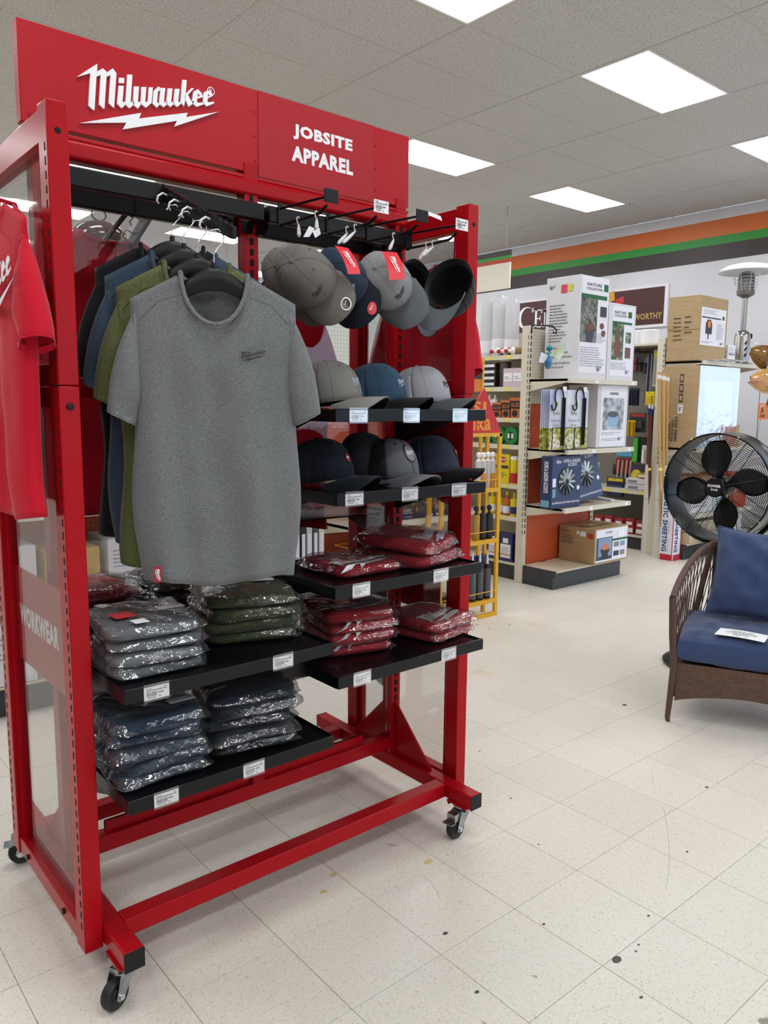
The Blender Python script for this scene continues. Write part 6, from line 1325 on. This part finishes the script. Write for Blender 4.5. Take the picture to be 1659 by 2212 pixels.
MB().tube([(q1.x+.1, 3.718, q2.z), (q1.x+.1, 3.76, 1.1+E2T*.0), (q1.x+.1, 3.76, E2T-.03)], .003, 5).build('wire', BLACK, OS)
# ================================================================== drum fan
FC = Vector((4.26, 2.10, 1.045)); fa = Vector((-.998, -.058, 0)).normalized(); fr = fa.cross(Vector((0, 0, 1))).normalized()
FM = frame(FC, fr, (0, 0, 1), -fa)      # local x right, y up, z towards the back... z = -front
FM = frame(FC, -fr, (0, 0, 1), fa)      # local z = front
BG = mat('fan_black', '0a0b0d', .3, spec=.3, bump=.05, bscale=200)
FN_ = thing('drum_fan', 'large black drum fan on a round stand behind the wicker chair', 'fan', (FC.x, FC.y, 0)); Rf = .297
MB(FM).lathe([(Rf-.004, .085), (Rf+.004, .09), (Rf+.006, .08), (Rf, .07), (Rf, -.09), (Rf+.005, -.10), (Rf-.004, -.105), (Rf-.006, -.09), (Rf-.006, .07), (Rf-.004, .085)], 64).build('drum', BG, FN_, smooth=50)
def grille(z, nm):
    mb = MB(FM)
    for k in range(23): r = .055+(Rf-.06)*k/22; zz = z+.018*(1-(r/Rf)**2)*sgn(z); mb.tube([(r*math.cos(2*pi*j/40), r*math.sin(2*pi*j/40), zz) for j in range(40)], .0013, 4, closed=True)
    for j in range(8): a = 2*pi*j/8+.25; mb.tube([(.05*math.cos(a), .05*math.sin(a), z+.019*sgn(z)), (Rf*.6*math.cos(a), Rf*.6*math.sin(a), z+.012*sgn(z)), (Rf*math.cos(a), Rf*math.sin(a), z)], .002, 4)
    return mb.build(nm, BG, FN_, kind='stuff')
grille(.075, 'front_grille'); grille(-.09, 'rear_grille')
MB(FM).lathe([(0, .098), (.05, .098), (.056, .092), (.056, .08), (0, .08)], 24).build('centre_badge', BG, FN_, smooth=40)
mb = MB(); text(mb, 'POWER', FM @ Matrix.Translation((-.036, .0, .0985)), h=.016, width=.072, bold=.035); text(mb, 'ZONE', FM @ Matrix.Translation((-.02, -.018, .0985)), h=.011, width=.04, bold=.035); mb.build('badge_lettering', WHITE, FN_)
for j in range(7): a = 2*pi*j/7+.3; ball(MB(), FM @ Vector(((Rf+.003)*math.cos(a), (Rf+.003)*math.sin(a), .088)), .005, .005, 8).build('rim_screw', CHROME, FN_, smooth=60)
MB(FM).lathe([(0, .04), (.05, .04), (.055, .02), (.055, -.06), (0, -.07)], 20).build('motor', BG, FN_, smooth=40)
for k in range(4):
    a0 = R_(20+90*k); pts = []
    def bl(u, v, a0=a0):
        r = .045+.215*u; wd = .24+.62*math.sin(pi*min(1, u*1.02)**.8)*.8+.4*u*(1-u); a = a0+(v-.5)*2*wd*.62-.2*u
        return (r*math.cos(a), r*math.sin(a), .01+.05*(v-.5)*(1-.3*u))
    MB(FM).grid(bl, 10, 8).build('blade', BG, FN_, smooth=60, solid=.004)
# yoke and stand
yk = [FC+(-fr*math.cos(a)+Vector((0, 0, 1))*math.sin(a))*(Rf+.035) for a in [R_(178+(362-178)*k/24) for k in range(25)]]
MB().tube(yk, .013, 8).build('yoke', BG, FN_, smooth=60)
for s in (0, 24): MB().tube([yk[s], yk[s].lerp(FC, .13)], .016, 8).build('pivot_knob', BG, FN_)
MB().tube([(FC.x, FC.y, FC.z-Rf-.035), (FC.x, FC.y, .03)], .02, 10).build('stand_pole', BG, FN_, smooth=60)
MB(Matrix.Translation((FC.x, FC.y, 0))).lathe([(0, 0), (.255, 0), (.26, .015), (.235, .03), (.05, .045), (.03, .075), (0, .075)], 40).build('base_disc', BG, FN_, smooth=40)
# ================================================================== wicker armchair
CU_, CV_ = Vector((.425, -.905, 0)).normalized(), Vector((.905, .425, 0)).normalized()
CM = frame((3.316, 1.817, 0), CU_, CV_, (0, 0, 1)); CWD = .70; CDP = .64
WKC = mat('wicker_strand', '5d4235', .6, c2='43302a', nscale=70, stretch=(1, 1, 6), bump=.5, bscale=180, bdist=.002)
def wicker_mat():
    m = bpy.data.materials.new('wicker_weave'); m.use_nodes = True; nt = m.node_tree; b = nt.nodes['Principled BSDF']; N = nt.nodes.new; L = nt.links.new
    tc = N('ShaderNodeTexCoord'); sp = N('ShaderNodeSeparateXYZ'); cb = N('ShaderNodeCombineXYZ'); L(tc.outputs['Object'], sp.inputs[0])
    ad = N('ShaderNodeMath'); L(sp.outputs['X'], ad.inputs[0]); L(sp.outputs['Y'], ad.inputs[1]); L(ad.outputs[0], cb.inputs[0]); L(sp.outputs['Z'], cb.inputs[1])
    br = N('ShaderNodeTexBrick'); br.inputs['Color1'].default_value = lin('6f5040'); br.inputs['Color2'].default_value = lin('5a4234'); br.inputs['Mortar'].default_value = lin('2e201a')
    br.inputs['Scale'].default_value = 1; br.inputs['Brick Width'].default_value = .030; br.inputs['Row Height'].default_value = .0075; br.inputs['Mortar Size'].default_value = .0011; br.inputs['Mortar Smooth'].default_value = .6; br.offset = .5
    L(cb.outputs[0], br.inputs['Vector']); L(br.outputs['Color'], b.inputs['Base Color']); bp = N('ShaderNodeBump'); bp.invert = True; bp.inputs['Strength'].default_value = 1; bp.inputs['Distance'].default_value = .004; L(br.outputs['Fac'], bp.inputs['Height']); L(bp.outputs[0], b.inputs['Normal']); b.inputs['Roughness'].default_value = .5; return m
WKW = wicker_mat()
CH_ = thing('wicker_armchair', 'brown wicker armchair with navy cushions at the right edge', 'armchair', CM)
del ROOTM[CH_.name]
def mir(p, s): return (p[0] if s < 0 else CWD-p[0], p[1], p[2])
rail = [(-.012, 0, .600), (.0, .10, .645), (.022, .22, .695), (.055, .35, .740), (.10, .47, .775), (.16, .56, .795), (.24, .61, .805), (CWD/2, .63, .81)]
seatc = [(.015, .03, .30), (.015, .15, .30), (.018, .28, .30), (.025, .40, .30), (.05, .50, .30), (.10, .57, .30), (.20, .60, .30), (CWD/2, .61, .30)]
for s in (-1, 1):
    MB().tube([mir(p, s) for p in ((.0, 0, .0), (-.004, 0, .02), (.012, .004, .28), (-.002, .002, .42), (-.012, 0, .606))], [.009, .0125, .018, .018, .017], 10).build('front_leg', WKC, CH_, smooth=60)
    MB().tube([mir(p, s) for p in ((.03, .66, .0), (.03, .655, .02), (.05, .60, .30), (.09, .56, .55), (.13, .55, .77))], [.009, .0125, .016, .015, .013], 10).build('rear_leg', WKC, CH_, smooth=60)
    MB().tube([mir(bez(rail, k/20), s) for k in range(21)], .016, 10).build('arm_rail', WKC, CH_, smooth=60)
    mb = MB(); rr = random.Random(3)
    for k in range(20):
        for d in (-1, 1):
            t0 = .03+.95*k/19; t1 = max(0, min(1, t0+d*.13)); a, b = bez(rail, t0), bez(seatc, t1); m1 = a.lerp(b, .35); m2 = a.lerp(b, .68)
            j = .012*rr.uniform(-1, 1); mb.tube([mir(p, s) for p in (a, m1+Vector((.004*d, .6*j, 0)), m2+Vector((-.004*d, -j, 0)), b)], .0024, 4)
    mb.build('woven_lattice', WKC, CH_, kind='stuff', smooth=60)
# woven skirts: front with an arched lower edge, sides straight
MB().grid(lambda u, v: (.022+(CWD-.044)*u, .012, (.105+.052*math.sin(pi*u)**.8)*(1-v)+.292*v), 24, 6).build('front_skirt', WKW, CH_, solid=.014)
for x in (.018, CWD-.018): MB().grid(lambda u, v: (x, .02+(CDP-.06)*u, (.12+.04*math.sin(pi*u))*(1-v)+.292*v), 12, 6).build('side_skirt', WKW, CH_, solid=.014)
MB().box(.03, CWD-.03, .02, CDP-.04, .27, .288).build('seat_deck', WKC, CH_)
NAVY = mat('navy_canvas', '33466f', .85, c2='293a60', nscale=180, stretch=(1, 6, 1), sharp=.6, bump=.3, bscale=500, bdist=.0008, sheen=.2)
# cushions rest on the chair: things of their own
def pillow(name, label, M, w_, d_, h_, e=3.2, pull=0, seed=0, wr=.006, band=0):
    t = thing(name, label, 'cushion', M, world=False)
    def side(sg):
        def fn(u, v):
            x, y = (u-.5)*2, (v-.5)*2
            if sg < 0: x = -x
            k = 1-pull*(1-abs(x)**2)*.5*abs(y)**3; k2 = 1-pull*(1-abs(y)**2)*.5*abs(x)**3
            dz = max(0, (1-abs(x)**e)*(1-abs(y)**e))**.5
            z = sg*(band/2+(h_-band)/2*dz+wr*nz(x*2.2+seed, y*3+sg, seed)*dz+wr*.7*nz(x*6, y*2+seed, 2)*dz)
            return (x*w_/2*k2, y*d_/2*k, z)
        return fn
    mb = MB(); mb.grid(side(1), 40, 34); mb.grid(side(-1), 40, 34)
    if band:
        def wall(u, v):
            q = int(min(3.999, u*4)); a = -1+2*(u*4-q); x, y = ((a, -1), (1, a), (-a, 1), (-1, -a))[q]; bg_ = 1+.02*math.sin(pi*v)+.012*nz(u*30, v*3, seed)*math.sin(pi*v)
            return (x*w_/2*bg_, y*d_/2*bg_, (v-.5)*band)
        mb.grid(wall, 160, 6)
    mb.build('cushion_body', NAVY, t, smooth=80)
    n = 40; pts = []
    for q in range(4):
        for k in range(n):
            a = -1+2*k/n; x, y = ((a, -1), (1, a), (-a, 1), (-1, -a))[q]
            pts.append((x*w_/2*(1-pull*(1-abs(y)**2)*.5*abs(x)**3), y*d_/2*(1-pull*(1-abs(x)**2)*.5*abs(y)**3), 0))
    MB().tube(pts, .004, 6, closed=True).build('piped_seam', NAVY, t, smooth=60); return t
pillow('seat_cushion', 'thick navy seat cushion in the wicker chair', CM @ Matrix.Translation((CWD/2, .295, .362)), CWD-.05, .60, .155, e=5, seed=4, wr=.014, band=.085)
pc = CM @ Matrix.Translation((.365, .44, .655)) @ Matrix.Rotation(R_(66), 4, 'X') @ Matrix.Rotation(R_(-4), 4, 'Z')
pillow('back_pillow', 'square navy throw pillow leaning against the wicker chair back', pc, .46, .46, .17, e=2.4, pull=.16, seed=9, wr=.02)
q_ = [P(a, b, Z=.444) for a, b in ((1543, 1370), (1651, 1388), (1651, 1371), (1546, 1355))]
SGN = thing('paper_notice', 'white printed paper notice lying on the navy seat cushion', 'notice', q_[0])
ex = (q_[1]-q_[0]); ey = (q_[3]-q_[0]); W_, H_ = ex.length, ey.length; nn = ex.cross(ey).normalized(); NM = frame(q_[0], ex.normalized(), nn.cross(ex).normalized(), nn)
MB(NM).grid(lambda u, v: (W_*u, H_*v, .004*math.sin(u*pi)), 8, 2).build('sheet', PAPER, SGN, solid=.001)
mb = MB(); text(mb, 'PLEASE DO NOT', NM @ Matrix.Translation((W_*.5, H_*.62, .0065)), h=H_*.15, width=W_*.46, center=True); text(mb, 'SIT ON FURNITURE', NM @ Matrix.Translation((W_*.5, H_*.40, .0065)), h=H_*.15, width=W_*.62, center=True); text(mb, 'THANK YOU', NM @ Matrix.Translation((W_*.5, H_*.18, .0065)), h=H_*.15, width=W_*.34, center=True); mb.build('printing', INK, SGN)
# ================================================================== glass butterfly on a stake
BY = 2.35; BF = thing('glass_butterfly', 'red and yellow glass butterfly stake ornament at the right edge', 'ornament', (P(1700, 900, Y=BY).x, BY, 0))
GR = mat('glass_red', '5a0f14', .15, c2='8a6414', nscale=4, stretch=(1, 1, 2), spec=.4); GY = mat('glass_yellow', 'c9a124', .15, c2='c47f86', nscale=4, stretch=(.5, 1, 2), spec=.4)
def wing(pts, m, nm, dy=0):
    q = [P(a, b, Y=BY+dy) for a, b in pts]; c = sum(q, Vector())/len(q); n = len(q)
    vs = [c+Vector((0, -.03, 0))]+q; o = MB().add(vs, [(0, k+1, (k+1) % n+1) for k in range(n)]).build(nm, m, BF, smooth=60, solid=.006)
    MB().tube(q, .006, 6, closed=True).build('wing_rim', m, o, smooth=60)
    rr = random.Random(n)
    for k in range(9): p = c.lerp(rr.choice(q), rr.uniform(.2, .8)); ball(MB(), p+Vector((0, -.02, 0)), .006, .006, 8).build('glass_bead', m, o, smooth=60)
wing([(1620, 764), (1624, 752), (1640, 747), (1665, 748), (1700, 760), (1705, 790), (1675, 768), (1662, 766), (1655, 776), (1653, 799), (1640, 793), (1628, 780)], GR, 'upper_wing')
wing([(1617, 826), (1622, 814), (1640, 802), (1660, 796), (1690, 800), (1700, 830), (1672, 850), (1650, 847), (1634, 840)], GY, 'lower_wing', -.03)
wing([(1664, 885), (1657, 872), (1662, 855), (1690, 845), (1705, 880), (1680, 905)], GR, 'tail_wing', -.02)
bx_ = P(1704, 800, Y=BY).x; MB().tube([(bx_, BY, 0), (bx_, BY, P(1704, 770, Y=BY).z)], .008, 8).build('stake', BLACK, BF); MB(Matrix.Translation((bx_, BY, 0))).lathe([(0, 0), (.12, 0), (.12, .012), (0, .016)], 20).build('stake_base', BLACK, BF)
